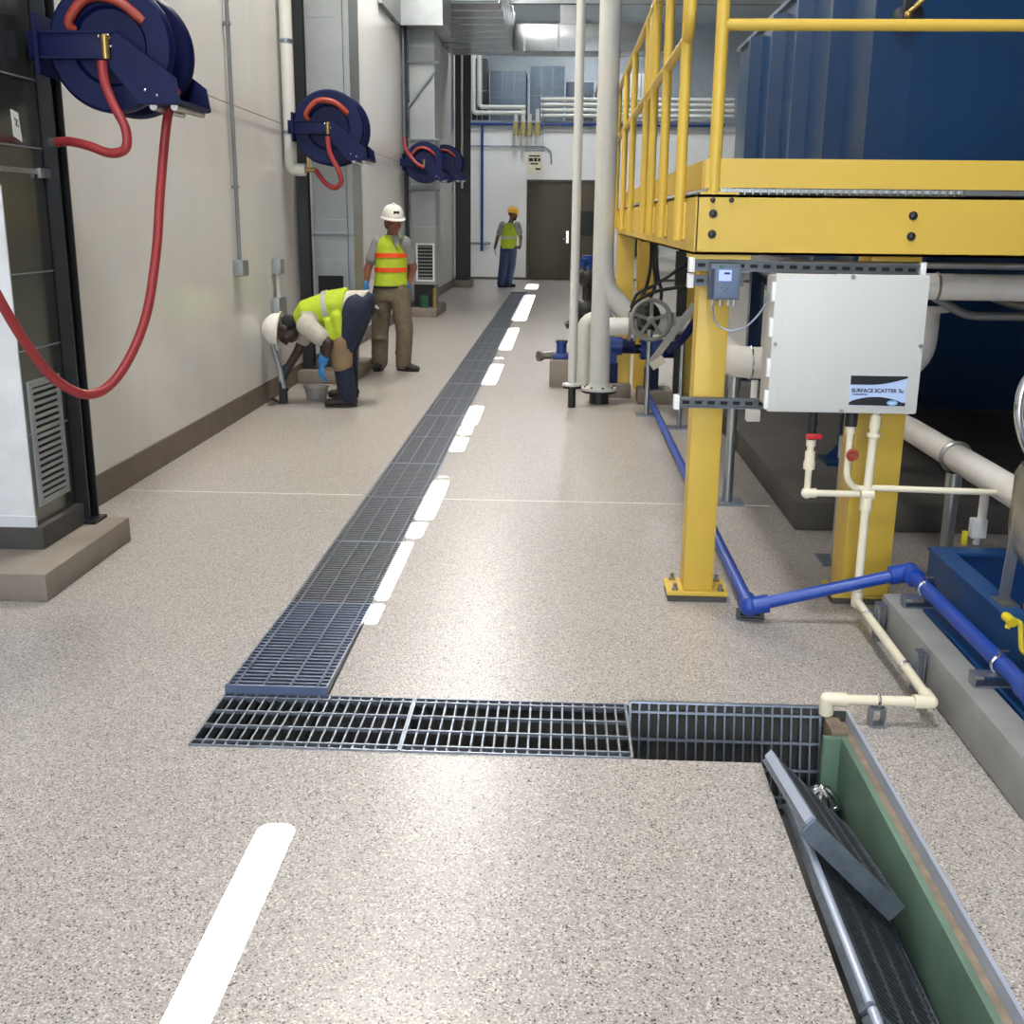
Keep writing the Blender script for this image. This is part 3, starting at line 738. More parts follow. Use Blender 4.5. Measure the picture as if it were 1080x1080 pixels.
m = MB(); m.cyl((.85, 4.39, 1.395), (3.4, 4.39, 1.385), .012); tag(m.build('grey_conduit', M['stain'], loc=(.85, 4.39, 1.39)), 'thin grey conduit running under the yellow beam above the white enclosure', 'conduit')

# display unit
t = thing('display_unit', 'small grey controller with a lit screen on the front yellow post', 'controller', (.62, 4.3, 1.25))
m = MB(); m.box(.562, .675, 4.30, 4.37, 1.258, 1.392, .005); m.build('case', M['meter'], t)
m = MB(); m.box(.564, .576, 4.296, 4.30, 1.265, 1.375); m.build('side_strip', M['meterd'], t)
m = MB(); m.box(.582, .668, 4.2975, 4.30, 1.268, 1.378, .001); f = m.build('face', M['meterf'], t)
m = MB(); m.box(.593, .64, 4.294, 4.2974, 1.330, 1.370); m.build('screen', M['screen'], t)
m = MB(); m.box(.612, .634, 4.2930, 4.2939, 1.354, 1.362); m.build('readout', M['inkb'], t)
m = MB(); m.box(.592, .608, 4.294, 4.30, 1.378, 1.386); m.build('lamp', M['greenp'], t)
m = MB()
for a in range(4): m.sph((.617 + .011 * math.cos(a * PI / 2), 4.2965, 1.304 + .011 * math.sin(a * PI / 2)), (.005, .002, .005), seg=8)
m.build('button', M['meter'], t)
m = MB()
for x in (.58, .61, .64, .66): m.cyl((x, 4.33, 1.235), (x, 4.33, 1.258), .008, 8)
m.build('cable_gland', M['chrome'], t)
m = MB(); m.tube(smooth_path([(.58, 4.33, 1.235), (.583, 4.32, 1.20), (.60, 4.30, 1.165), (.65, 4.29, 1.145), (.71, 4.29, 1.165), (.765, 4.29, 1.23), (.79, 4.3, 1.30), (.80, 4.33, 1.36)]), .004, 8); m.build('signal_cable', M['steel'], t)

# white enclosure with the label
t = thing('instrument_enclosure', 'large white instrument enclosure with a printed label in front of the right post', 'enclosure', (1.05, 4.2, .85))
BX0, BX1, BZ0, BZ1, BYF, BYB = .785, 1.335, .855, 1.365, 4.16, 4.36
m = MB(); m.box(BX0, BX1, BYF + .035, BYB, BZ0 + .01, BZ1 - .01, .012); m.build('body', M['boxw'], t)
m = MB(); m.box(BX0 - .004, BX1 + .004, BYF, BYF + .034, BZ0, BZ1, .010); dr = m.build('door', M['boxw'], t)
m = MB(); m.box(BX0 + .03, BX1 - .02, BYF - .003, BYF + .001, BZ0 + .02, BZ1 - .02, .002); m.build('door_panel', M['boxw'], dr)
m = MB()
for z in (.90, 1.02, 1.17, 1.30): m.box(BX0 - .014, BX0 + .006, BYF + .002, BYF + .03, z - .035, z + .035, .004)
m.build('hinge', M['wcap'], t)
m = MB()
for x, z in ((BX0 + .01, 1.11), (BX1 - .008, 1.11), (1.06, BZ0 + .008), (1.06, BZ1 - .008)): m.cyl((x, BYF - .005, z), (x, BYF + .004, z), .008, 10)
m.build('latch_screw', M['stain'], t)
LX, LZ, W, Hh = 1.083, .886, .208, .112; fy = BYF - .0035
m = MB(); m.box(LX, LX + W, fy - .0008, fy, LZ, LZ + Hh); lb = m.build('label_plate', M['labelb'], dr)
def band(top):
    pts = []; n = 16
    if top:
        pts = [(0, 1), (1, 1), (1.01, .94)] + [(x, .70 + .24 * max(0, (x - .35) / .65) ** 1.8) for x in [1 - k / n for k in range(n + 1)]] + [(-.0, .78)]
    else:
        pts = [(0, .02), (1, .0), (1, .12)] + [(x, .30 - .62 * (x - .48) ** 2 * (1.35 if x > .48 else 1.2)) for x in [1 - k / n for k in range(1, n)]] + [(0, .1)]
    return [(LX + W * a, fy - .0009, LZ + Hh * b) for a, b in pts]
m = MB(); m.prism(band(True), (0, -.0006, 0)); m.prism(band(False), (0, -.0006, 0)); m.build('label_band', M['ink'], lb)
m = MB(); m.lathe((LX + W * .77, fy - .0015, LZ + Hh * .105), (0, -1, 0), [(.02, 0), (.02, .0004)], 24)
for v in m.bm.verts: v.co.z = LZ + Hh * .105 + (v.co.z - LZ - Hh * .105) * .5
bo = m.build('badge', M['badge'], lb)
text_mesh('HACH', .008, Matrix.Translation((LX + W * .77 - .0115, fy - .0021, LZ + Hh * .105 - .003)) @ UPR, 'badge_text', M['wcap'], bo)
text_mesh('SURFACE SCATTER 7', .0195, Matrix.Translation((LX + .006, fy - .0012, LZ + Hh * .45)) @ UPR @ Matrix.Diagonal((1.0, 1, 1, 1)), 'title_text', M['ink'], lb)
text_mesh('sc', .015, Matrix.Translation((LX + .186, fy - .0012, LZ + Hh * .45)) @ UPR, 'title_text', M['ink'], lb)
text_mesh('TURBIDIMETER', .0085, Matrix.Translation((LX + .008, fy - .0012, LZ + Hh * .35)) @ UPR, 'subtitle_text', M['inkb'], lb)

# cream pvc below the enclosure
t = thing('pvc_manifold', 'cream plastic sample piping with red valves hanging under the white enclosure', 'piping', (1.19, 4.15, .09))
yv = 4.2
def seg(pts, r=.013, m_='pvc', nm='pipe', fl=.02, par=None):
    m = MB(); m.tube(fillet(pts, fl, 5), r, 12); return m.build(nm, M[m_], par or t)
seg([(.965, yv, .72), (.965, yv, .535), (1.165, yv, .535)], nm='left_leg')
seg([(1.11, yv, .80), (1.11, yv, .60), (1.145, yv, .555), (1.20, yv, .555)], nm='middle_leg', fl=.03)
seg([(1.20, yv, .855), (1.195, yv, .55), (1.195, yv, .10), (1.195, 3.28, .085), (.87, 3.28, .085), (.87, 3.28, .03)], .0165, nm='drain_line', fl=.03)
seg([(1.20, yv, .56), (1.78, yv, .55)], .0125, nm='cross_line')
for (a, b, r) in (((.965, yv, .66), (.965, yv, .70), .019), ((.965, yv, .63), (.965, yv, .66), .022), ((.965, yv, .72), (.965, yv, .745), .018), ((1.11, yv, .77), (1.11, yv, .80), .018), ((1.2, yv, .76), (1.2, yv, .775), .026), ((1.2, yv, .79), (1.2, yv, .845), .021),
                  ((1.195, yv, .47), (1.195, yv, .52), .023), ((1.195, yv, .085), (1.195, yv, .14), .022), ((1.17, yv, .535), (1.22, yv, .535), .022), ((.965, yv, .535), (1.0, yv, .535), .019), ((1.195, 3.28, .085), (1.195, 3.34, .086), .0225), ((1.14, 3.28, .085), (1.195, 3.28, .085), .0225), ((.87, 3.28, .085), (.93, 3.28, .085), .0225), ((.87, 3.28, .035), (.87, 3.28, .085), .0225)):
    m = MB(); m.cyl(a, b, r, 14); m.build('fitting', M['pvc'], t)
for c in ((1.195, 3.28, .085), (.87, 3.28, .085), (1.195, yv, .09), (.965, yv, .535)):
    m = MB(); m.sph(c, .0225, seg=12); m.build('elbow', M['pvc'], t)
m = MB(); m.cyl((.965, yv, .745), (.965, yv, .855), .016, 12); m.cyl((.965, yv, .80), (.965, yv, .825), .02, 10); m.build('black_adapter', M['rubber'], t); m = MB(); m.cyl((1.11, yv, .80), (1.11, yv, .855), .024, 12); m.build('black_adapter', M['rubber'], t)
m = MB(); m.box(.94, 1.0, yv - .025, yv - .01, .75, .77, .003); m.cyl((.965, yv - .02, .757), (.965, yv, .757), .01); m.build('lever_handle', M['red'], t)
m = MB(); m.ring((1.115, yv - .04, .695), (0, -1, 0), .018, .006, 16); m.cyl((1.115, yv, .695), (1.115, yv - .045, .695), .012); m.build('round_handle', M['redd'], t)
def bracket(label, p, size, clampc=None, r=.0, par_axis=None):
    t = thing('pipe_bracket', label, 'bracket', p)
    m = MB(); x, y, z = p; sx, sy, sz = size; k = .005
    m.box(x - sx / 2, x + sx / 2, y - sy / 2, y + sy / 2, z, z + k); m.box(x - sx / 2, x + sx / 2, y - sy / 2, y + sy / 2, z + sz - k, z + sz)
    m.box(x - sx / 2, x - sx / 2 + k, y - sy / 2, y + sy / 2, z + k, z + sz - k); m.box(x + sx / 2 - k, x + sx / 2, y - sy / 2, y + sy / 2, z + k, z + sz - k); m.build('channel', M['steel'], t)
    if clampc:
        m = MB(); u, v, a = basis(par_axis); m.tube([V(clampc) + (u * math.cos(q) + v * math.sin(q)) * (r + .003) for q in [2 * PI * i / 20 for i in range(20)]], .005, 6, True)
        m.build('clamp', M['chrome'], t)
    return t
bracket('grey bracket on the kerb face holding the cream pipe, nearer the yellow post', (1.238, 4.03, .01), (.03, .05, .14), (1.195, 4.03, .097), .017, (0, 1, 0))
bracket('grey bracket on the kerb face holding the cream pipe, nearer its corner', (1.238, 3.55, .01), (.03, .05, .14), (1.195, 3.55, .09), .017, (0, 1, 0))
bracket('small grey floor bracket under the end run of the cream pipe', (1.03, 3.28, .0), (.045, .05, .065), (1.03, 3.28, .085), .0175, (1, 0, 0))

# kerb, pads
m = MB(); m.box(1.262, 1.365, -1, 4.12, 0, .165, .02); tag(m.build('concrete_kerb', M['kerb'], loc=(1.36, 2, 0)), 'long grey concrete kerb beside the cream drain pipe', 'kerb')
m = MB(); m.box(1.235, 4.5, 5.58, 11.2, 0, .15, .012); tag(m.build('tank_plinth', M['concd'], loc=(2, 8, 0)), 'large dark concrete plinth under the blue tank', 'plinth')

# blue basin
t = thing('blue_basin', 'blue steel basin behind the kerb at the right edge', 'basin', (1.9, 3.6, .0))
m = MB(); z1 = .30
m.box(1.475, 2.6, 4.23, 4.25, .0, z1); m.box(1.475, 1.495, -.5, 4.23, .0, z1); m.box(2.58, 2.6, -.5, 4.23, 0, z1); m.box(1.495, 2.58, -.5, 4.23, 0, .03); m.build('tank_wall', M['basin'], t)
m = MB(); m.box(1.47, 1.55, -.5, 4.26, z1, z1 + .012); m.box(1.55, 2.6, 4.18, 4.26, z1, z1 + .012); m.build('rim', M['basin'], t)
m = MB(); m.box(1.4605, 1.474, -.5, 4.2, .05, .07); m.build('lower_flange', M['basin'], t)

# blue pipe
t = thing('blue_pipe_run', 'bright blue pipe along the floor that turns over the kerb to the right', 'pipe', (.775, 4.2, 0))
zb = .235
m = MB(); m.cyl((.775, 9.6, .065), (.775, 4.2, .065), .025, 14); m.cyl((.775, 4.2, .065), (1.375, 4.16, zb), .025, 14); m.cyl((1.375, 4.16, zb), (1.385, 3.02, zb), .027, 14); m.cyl((1.385, 3.0, zb), (1.385, 3.0, zb + .5), .027, 14)
m.build('pipe', M['bpipe'], t)
m = MB()
for c, d in (((.775, 4.2, .065), ((0, 1, 0), (1, 0, .2))), ((1.375, 4.16, zb), ((-1, 0, -.2), (0, -1, 0))), ((1.385, 3.0, zb), ((0, 1, 0), (0, 0, 1)))):
    m = MB(); m.sph(c, .040, seg=14)
    for q in d: m.cyl(c, V(c) + V(q).normalized() * .075, .037, 14)
    m.build('elbow', M['bpipe'], t)
m = MB()
for y in (3.96, 3.24):
    m = MB(); m.ring((1.38, y, zb), (0, 1, 0), .029, .006, 18, 6); m.box(1.37, 1.40, y - .008, y + .008, zb + .028, zb + .045); m.build('clamp', M['chrome'], t)
bracket('grey bracket on the kerb top under the blue pipe, at its far end', (1.36, 3.96, .166), (.13, .05, .04))
bracket('grey bracket on the kerb top under the blue pipe, at its near end', (1.36, 3.24, .166), (.13, .05, .04))
strut('strut_channel', 'small floor strut under the blue pipe corner beside the front yellow post', (.73, 4.235, .022), (.84, 4.235, .022), cap=False)

# ------------------------------------------------------------------ blue tank
t = thing('blue_tank', 'huge dark blue ribbed steel tank standing behind the yellow platform', 'tank', (2.8, 8.3, .15))
TX, TF, TB, TZ = 1.56, 5.98, 10.75, 3.02
ch = .16
m = MB(); prof = [(TX, TB), (TX, TF + ch), (TX + ch, TF), (4.4, TF), (4.4, TB)]
m.prism([(x, y, 1.3) for x, y in prof], (0, 0, TZ - 1.3)); m.build('shell', M['tank'], t)
m = MB(); lo = [(2.3, 9.9), (2.3, 7.1), (2.35, 7.0), (3.6, 7.0), (3.6, 9.9)]
m.rings([[V((x, y, .42)) for x, y in lo], [V((x, y, 1.3)) for x, y in prof]]); m.build('hopper', M['tank'], t)
for y in (6.75, 7.75, 8.65, 9.65):
    m = MB(); m.prism([(TX, y - .10, 1.32), (TX - .085, y - .02, 1.32), (TX - .085, y + .04, 1.32), (TX, y + .1, 1.32)], (0, 0, TZ - 1.36)); m.build('rib', M['tank'], t)
m = MB(); m.box(TX - .03, 4.42, TF - .01, TB + .02, TZ, TZ + .03); m.build('top_rim', M['tank'], t)
for x, y in ((1.75, 6.6), (1.75, 10.2), (4.1, 6.6), (4.1, 10.2)):
    m = MB(); m.box(x - .06, x + .06, y - .008, y + .008, .165, 1.3); m.box(x - .06, x - .05, y - .06, y + .06, .165, 1.3); m.box(x + .05, x + .06, y - .06, y + .06, .165, 1.3); lg = m.build('leg', M['tank'], t)
    m = MB(); m.box(x - .16, x + .16, y - .12, y + .12, .15, .17); m.prism([(x - .06, y, .17), (x - .15, y, .17), (x - .06, y, .28)], (0, .01, 0)); m.build('foot_plate', M['tank'], lg)
m = MB(); m.cyl((1.84, 5.78, 1.16), (1.84, 5.78, 1.30), .07, 20); m.cyl((1.84, 5.78, 1.15), (1.84, 5.78, 1.168), .125, 24); m.cyl((1.84, 5.78, 1.20), (1.84, 5.78, 1.215), .11, 24); m.cyl((1.84, 5.78, 1.30), (1.84, 6.3, 1.45), .07, 20); m.build('nozzle', M['navy'], t)
m = MB(); m.box(1.62, 1.74, 5.93, 6.06, 2.50, 2.57, .01); m.box(1.64, 1.68, 5.90, 5.95, 2.48, 2.60); m.build('latch_block', M['black'], t)
m = MB(); m.cyl((1.66, 5.91, 2.54), (1.74, 5.91, 2.61), .014); m.sph((1.655, 5.90, 2.53), .018, seg=10); m.build('latch', M['brass'], t)

# white process pipes
t = thing('white_process_pipe', 'fat white jacketed pipe with an elbow running behind the white enclosure to the tank nozzle', 'pipe', (1.2, 5.78, .83))
m = MB(); m.tube(fillet([(1.84, 5.78, 1.13), (1.84, 5.78, .84), (.90, 5.78, .84), (.90, 6.6, .86)], .15, 8), .082, 20); m.build('jacket', M['wpipe'], t)
m = MB(); m.cyl((1.84, 5.78, 1.115), (1.84, 5.78, 1.148), .125, 24); m.build('flange', M['wpipe'], t)
m = MB(); m.ring((.985, 5.78, .84), (1, 0, 0), .083, .006, 24, 6); m.build('band', M['chrome'], t)
m = MB(); m.cyl((1.0, 5.70, .60), (1.0, 5.70, .76), .018); m.box(.965, 1.035, 5.67, 5.73, .55, .61, .006); m.build('drain_valve', M['wpipe'], t)
t = thing('white_process_pipe', 'white jacketed pipe running from behind the enclosure toward the right edge at knee height', 'pipe', (1.75, 4.8, .5))
m = MB(); m.tube(fillet([(1.52, 5.72, .76), (1.60, 5.66, .60), (1.74, 5.55, .56), (1.74, 3.795, .56)], .08, 6), .058, 18); m.build('jacket', M['wpipe'], t)
m = MB(); m.cyl((1.49, 5.74, .79), (1.515, 5.725, .765), .085, 20); m.build('end_flange', M['wpipe'], t)
m = MB(); m.ring((1.74, 4.82, .56), (0, 1, 0), .062, .012, 24, 6); m.build('saddle', M['stain'], t)
m = MB(); m.cyl((1.74, 4.45, .50), (1.74, 4.45, .38), .018); m.cyl((1.74, 4.45, .49), (1.74, 4.45, .52), .026); m.build('drop_leg', M['wpipe'], t)
m = MB(); m.box(1.70, 1.76, 4.43, 4.48, .30, .38, .006); m.cyl((1.73, 4.455, .27), (1.73, 4.455, .30), .014); m.build('valve_body', M['galvw'], t)
m = MB(); m.box(1.665, 1.685, 4.43, 4.45, .27, .33, .004); m.build('tag_handle', M['yellowd'], t)
t = thing('white_header_pipe', 'white jacketed pipe running level to the right edge beside the enclosure top', 'pipe', (1.7, 4.95, 1.28))
m = MB(); m.cyl((1.2, 4.95, 1.285), (3.6, 4.95, 1.275), .057, 20); m.build('jacket', M['wpipe'], t)
m = MB(); m.ring((1.62, 4.95, 1.283), (1, 0, 0), .058, .006, 24, 6); m.build('band', M['stain'], t)
pipe('grey_conduit', 'grey bent conduit dipping below the level white pipe at right', 'conduit', [(1.62, 5.2, 1.27), (1.74, 5.2, 1.20), (1.85, 5.2, 1.14), (2.5, 5.2, 1.14)], .02, 'stain', .08)
pipe('grey_conduit', 'second grey bent conduit at the right edge below the white pipe', 'conduit', [(1.88, 5.25, 1.27), (2.05, 5.25, 1.19), (2.6, 5.25, 1.17)], .02, 'stain', .08)
# galvanised stanchions
def stanchion(label, x, y, h, r=.028, z0=0, cup=True):
    t = thing('pipe_stand', label, 'pipe stand', (x, y, z0))
    m = MB(); m.cyl((x, y, z0 + .012), (x, y, h), r, 16); m.build('tube', M['galv'], t)
    m = MB(); m.box(x - .085, x + .085, y - .085, y + .085, z0, z0 + .012); m.build('base_plate', M['steel'], t)
    m = MB(); m.cyl((x, y, h - .1), (x, y, h), r * 1.25, 16); m.build('sleeve', M['galv'], t)
    return t
stanchion('shiny galvanised pipe stand right of the front yellow post', .965, 6.14, .755)
stanchion('galvanised pipe stand below the right of the white enclosure, beside the wide post', 1.325, 5.05, .60, .03)
stanchion('galvanised pipe stand under the white knee-height pipe at right', 1.735, 4.8, .495, .028)
# stainless frame and pump in the basin
t = thing('pump_vessel', 'stainless vessel on a flat leg in the blue basin, cut by the right edge', 'vessel', (1.62, 3.55, .3))
m = MB(); m.bar((1.512, 3.6, .312), (1.535, 3.6, .76), .035, .012, (0, 1, 0)); m.build('leg', M['stain'], t)
m = MB(); m.box(1.49, 1.55, 3.55, 3.65, .312, .318); m.build('foot', M['stain'], t)
m = MB(); m.lathe((1.695, 3.6, .42), (0, 0, 1), [(.03, 0), (.13, .02), (.175, .08), (.185, .15), (.185, .33), (.17, .36)], 32); m.build('bowl', M['stain'], t)
m = MB(); m.tube(smooth_path([(1.56, 3.6, .80), (1.515, 3.6, .86), (1.483, 3.6, .96), (1.492, 3.6, 1.06), (1.56, 3.6, 1.14)]), .016, 10); m.build('grab_loop', M['chrome'], t)
m = MB(); m.cyl((1.695, 3.6, .77), (1.695, 3.6, 1.3), .12, 24); m.build('neck', M['stain'], t)
t = thing('yellow_valve_lever', 'yellow bent lever handle at the right edge above the blue basin', 'valve lever', (1.44, 3.32, .312))
m = MB(); m.tube(fillet([(1.418, 3.32, .325), (1.425, 3.32, .352), (1.452, 3.31, .350), (1.458, 3.29, .262), (1.49, 3.27, .245)], .012), .009, 8); m.cyl((1.425, 3.30, .350), (1.425, 3.36, .350), .015); m.build('lever', M['yellowd'], t)
m = MB(); m.cyl((1.505, 3.40, .372), (1.53, 3.37, .38), .022, 14); tag(m.build('round_cap', M['copper'], loc=(1.6, 3.53, .39)), 'small orange round cap at the right edge above the yellow lever', 'cap')

# ------------------------------------------------------------------ pipes and valves behind the front post
t = thing('grey_riser', 'fat pale grey vertical pipe with an angled branch and bolted floor flange', 'pipe', (.345, 9.6, 0))
X, Y = .345, 9.6
m = MB(); m.cyl((X, Y, .14), (X, Y, CZ), .088, 24); m.build('pipe', M['gpipe'], t)
m = MB(); m.tube(smooth_path([(X, Y, 1.30), (X + .01, Y, 1.1), (X + .06, Y, .95), (X + .18, Y, .82), (X + .30, Y, .72)], 6), [.088] * 25, 20); m.build('branch', M['gpipe'], t)
m = MB(); m.lathe((X, Y, .115), (0, 0, 1), [(.09, 0), (.155, 0), (.155, .022), (.10, .03), (.088, .06)], 28); m.build('flange', M['gpipe'], t)
m = MB()
for k in range(8):
    a = 2 * PI * k / 8 + .2; m.cyl((X + .128 * math.cos(a), Y + .128 * math.sin(a), .095), (X + .128 * math.cos(a), Y + .128 * math.sin(a), .15), .012, 6)
m.build('bolt', M['black'], t)
m = MB(); m.cyl((X, Y, 0), (X, Y, .115), .085, 20); m.cyl((X, Y, .095), (X, Y, .115), .15, 24); m.build('base', M['black'], t)
t = thing('thin_riser', 'thin pale grey vertical pipe left of the fat grey pipe', 'pipe', (.105, 9.35, 0))
X, Y = .105, 9.35
m = MB(); m.cyl((X, Y, .20), (X, Y, CZ), .037, 18); m.build('pipe', M['gpipe'], t)
m = MB(); m.lathe((X, Y, .185), (0, 0, 1), [(.03, 0), (.082, 0), (.082, .018), (.037, .025)], 22); m.build('flange', M['gpipe'], t)
m = MB(); m.cyl((X, Y, 0), (X, Y, .185), .033, 16); m.cyl((X, Y, .165), (X, Y, .185), .08, 20); m.build('base', M['black'], t)
pipe('grey_elbow_pipe', 'bent pale grey pipe low behind the fat grey pipe', 'pipe', [(.45, 10.3, .66), (.22, 10.3, .66), (.22, 10.3, .05)], .075, 'gpipe', .2, 18)
t = thing('valve_pipe', 'grey horizontal pump header with flanges behind the handwheel', 'pipe', (.7, 9.1, .7))
m = MB(); m.cyl((.40, 9.2, .70), (1.05, 9.2, .72), .072, 20); m.build('pipe', M['gpipe'], t)
m = MB()
for x in (.55, .60, .86, .91): m.cyl((x, 9.2, .705), (x + .022, 9.2, .705), .12, 22)
m.build('flange', M['grpipe'], t)
t = thing('handwheel_valve', 'grey spoked handwheel valve between the fat pipe and the front post', 'valve', (.70, 8.85, .8))
c = V((.70, 8.72, .80)); ax = V((.12, -1, .12)).normalized(); u, v, a = basis(ax)
m = MB(); m.ring(c, ax, .152, .017, 36, 10); w = m.build('handwheel', M['grpipe'], t)
m = MB()
for k in range(5):
    q = 2 * PI * k / 5 + .3; m.bar(c, c + (u * math.cos(q) + v * math.sin(q)) * .145, .026, .012, ax)
m.lathe(c - ax * .02, ax, [(.03, 0), (.03, .04), (.015, .05)], 14); m.build('spoke', M['grpipe'], w)
m = MB(); m.cyl(c, c - ax * .22, .016); m.cyl(c - ax * .12, c - ax * .3, .06, 16); m.sph((.70, 9.15, .78), (.11, .1, .13)); m.build('bonnet', M['rubber'], t)
def bpump(label, x, y, z, k=1.):
    t = thing('blue_pump', label, 'pump', (x, y, z))
    m = MB(); m.cyl((x - .10 * k, y, z + .16 * k), (x + .10 * k, y, z + .16 * k), .09 * k, 18); m.box(x - .05 * k, x + .05 * k, y - .07 * k, y + .07 * k, z, z + .12 * k, .008); m.build('casing', M['pump'], t)
    m = MB(); m.cyl((x + .10 * k, y, z + .16 * k), (x + .22 * k, y, z + .16 * k), .075 * k, 16); m.build('motor', M['navy'], t)
    m = MB(); m.cyl((x - .16 * k, y, z + .16 * k), (x - .1 * k, y, z + .16 * k), .04 * k, 12); m.build('inlet', M['navy'], t)
    m = MB()
    for q in range(6): m.cyl((x - .105 * k, y + .075 * k * math.cos(q), z + .16 * k + .075 * k * math.sin(q)), (x - .115 * k, y + .075 * k * math.cos(q), z + .16 * k + .075 * k * math.sin(q)), .01, 6)
    m.build('bolt', M['chrome'], t)
    return t
for (x, y, k, lab) in ((.46, 10.05, .95, 'blue pump low behind the fat grey pipe, left of the handwheel'), (.80, 9.72, 1.0, 'blue pump below the handwheel beside the front yellow post')):
    m = MB(); m.box(x - .12, x + .18, y - .16, y + .16, 0, .12, .01); tag(m.build('concrete_block', M['conc'], loc=(x, y, 0)), 'low brown concrete block under the blue pump ' + ('behind the fat pipe' if x < .6 else 'below the handwheel'), 'concrete block')
    bpump(lab, x, y, .30, k)
    m = MB(); m.box(x - .06, x + .06, y - .06, y + .06, .121, .2995); m.build('pedestal', M['navy'], [o for o in COL.objects if o.get('label') == lab][0])
# small block with blue pump at left of thin pipe
m = MB(); m.box(-.10, .10, 10.5, 10.95, 0, .25, .01); tag(m.build('concrete_block', M['conc'], loc=(0, 10.7, 0)), 'small concrete block left of the thin grey riser', 'concrete block')
t = thing('blue_valve', 'small blue pump on the concrete block left of the thin riser', 'pump', (0, 10.7, .25))
m = MB(); m.box(-.07, .09, 10.6, 10.8, .2505, .30, .006); m.cyl((0.01, 10.7, .30), (.01, 10.7, .42), .05, 14); m.cyl((.01, 10.7, .40), (.01, 10.7, .42), .06, 14); m.build('body', M['pump'], t)
m = MB(); m.cyl((-.18, 10.6, .28), (-.07, 10.65, .29), .035, 12); m.cyl((-.21, 10.58, .28), (-.18, 10.6, .28), .05, 12); m.build('inlet', M['stain'], t)
t = thing('actuated_valve', 'black actuator valve with a blue head standing between thin and fat grey pipes', 'valve', (.22, 11.4, 0))
m = MB(); m.box(.12, .42, 11.3, 11.7, 0, .30); m.build('base', M['conc'], t)
m = MB(); m.cyl((.26, 11.4, .30), (.26, 11.4, .55), .10, 16); m.sph((.26, 11.4, .66), (.13, .12, .12)); m.cyl((.26, 11.4, .7), (.26, 11.4, .92), .05, 14); m.sph((.26, 11.4, .98), (.10, .10, .11)); m.cyl((.05, 11.35, .5), (.26, 11.4, .6), .035, 10); m.build('body', M['rubber'], t)
m = MB(); m.cyl((.26, 11.4, 1.06), (.26, 11.4, 1.2), .06, 14); m.cyl((.19, 11.33, 1.13), (.33, 11.45, 1.15), .045, 12); m.build('head', M['pump'], t)
stanchion('slim galvanised stand left of the handwheel pipework', .715, 9.0, .70, .02)
stanchion('slim galvanised stand right of the handwheel, by the floor pipe', .925, 8.45, .74, .017)
t = thing('strut_brace', 'slanted grey strut between the handwheel and the front yellow post', 'strut channel', (.72, 8.3, .55))
m = MB(); m.bar((.68, 8.3, .52), (.95, 8.0, .98), .05, .02, (0, -1, 0)); m.build('channel', M['galv'], t)
m = MB(); m.obox((.72, 8.22, .53), (.11, .01, .06), Matrix.Rotation(-.6, 3, 'Y')); m.build('plate', M['sign'], t)
pipe('blue_hose', 'thick blue hose beside the slanted strut behind the front post', 'hose', [(.80, 8.2, .62), (.88, 8.05, .72), (1.0, 7.95, .95)], .028, 'navy', .1)
# cables
for k, (pts, lab) in enumerate((
    ([(.72, 9.3, 1.42), (.72, 9.25, 1.2), (.68, 9.2, 1.0), (.60, 9.2, .86), (.55, 9.2, .76)], 'leftmost black cable drooping from the platform to the grey pipework'),
    ([(.74, 9.3, 1.42), (.74, 9.25, 1.22), (.76, 9.2, 1.05), (.73, 9.2, .95), (.70, 9.1, .88)], 'middle black cable drooping from the platform to the handwheel'),
    ([(.76, 9.3, 1.42), (.76, 9.2, 1.25), (.78, 9.2, 1.1), (.81, 9.2, 1.0), (.80, 9.1, .92)], 'straight black cable dropping behind the handwheel'),
    ([(1.0, 9.3, 1.2), (.88, 9.2, 1.12), (.74, 9.2, 1.03), (.62, 9.2, .97), (.57, 9.2, .85)], 'black cable sweeping left from behind the front post'),
    ([(1.05, 9.0, 1.06), (.9, 9.0, 1.03), (.75, 9.0, 1.0), (.62, 9.1, .92), (.56, 9.2, .80)], 'lower black cable sweeping left behind the handwheel'))):
    m = MB(); m.tube(smooth_path(pts), .014, 8); tag(m.build('power_cable', M['rubber'], loc=pts[0]), lab, 'cable')
m = MB(); m.box(.64, .80, 9.2, 9.4, 1.38, 1.42); m.build('cable_clip', M['rubber'], loc=(.72, 9.3, 1.4)).name = 'cable_tray'
tag(bpy.data.objects['cable_tray'], 'small dark cable tray under the platform where the cables drop', 'cable tray')
t = thing('cable_post', 'dark steel post with a junction behind the front yellow post', 'post', (1.02, 9.6, 0))
m = MB(); m.box(.98, 1.06, 9.56, 9.64, 0, 1.42); m.build('shaft', M['black'], t)
m = MB(); m.box(.95, 1.09, 9.5, 9.56, 1.0, 1.3); m.build('junction', M['rubber'], t)
# far window and shelving beyond the platform
t = thing('wall_panel', 'grey framed electrical panel on the far wall seen under the platform', 'panel', (2.1, FY, .6))
m = MB(); m.box(1.75, 2.5, FY - .12, FY - .001, .55, 1.25, .01); m.build('frame', M['duct'], t)
m = MB(); m.box(1.82, 2.43, FY - .128, FY - .12, .62, 1.18); m.build('pane', M['glass'], t)
t = thing('wall_rack', 'white horizontal pipe rack on the far wall beyond the cables', 'rack', (3.4, FY - .3, 0))
m = MB()
for z in (.25, .6, .85, 1.6): m.box(2.0, 6.0, FY - .2, FY - .12, z, z + .06)
m.build('rail', M['gpipe'], t)
m = MB()
for x in (2.05, 4.0, 5.9): m.box(x - .03, x + .03, FY - .12, FY - .001, 0, 1.8)
m.build('upright', M['gpipe'], t)

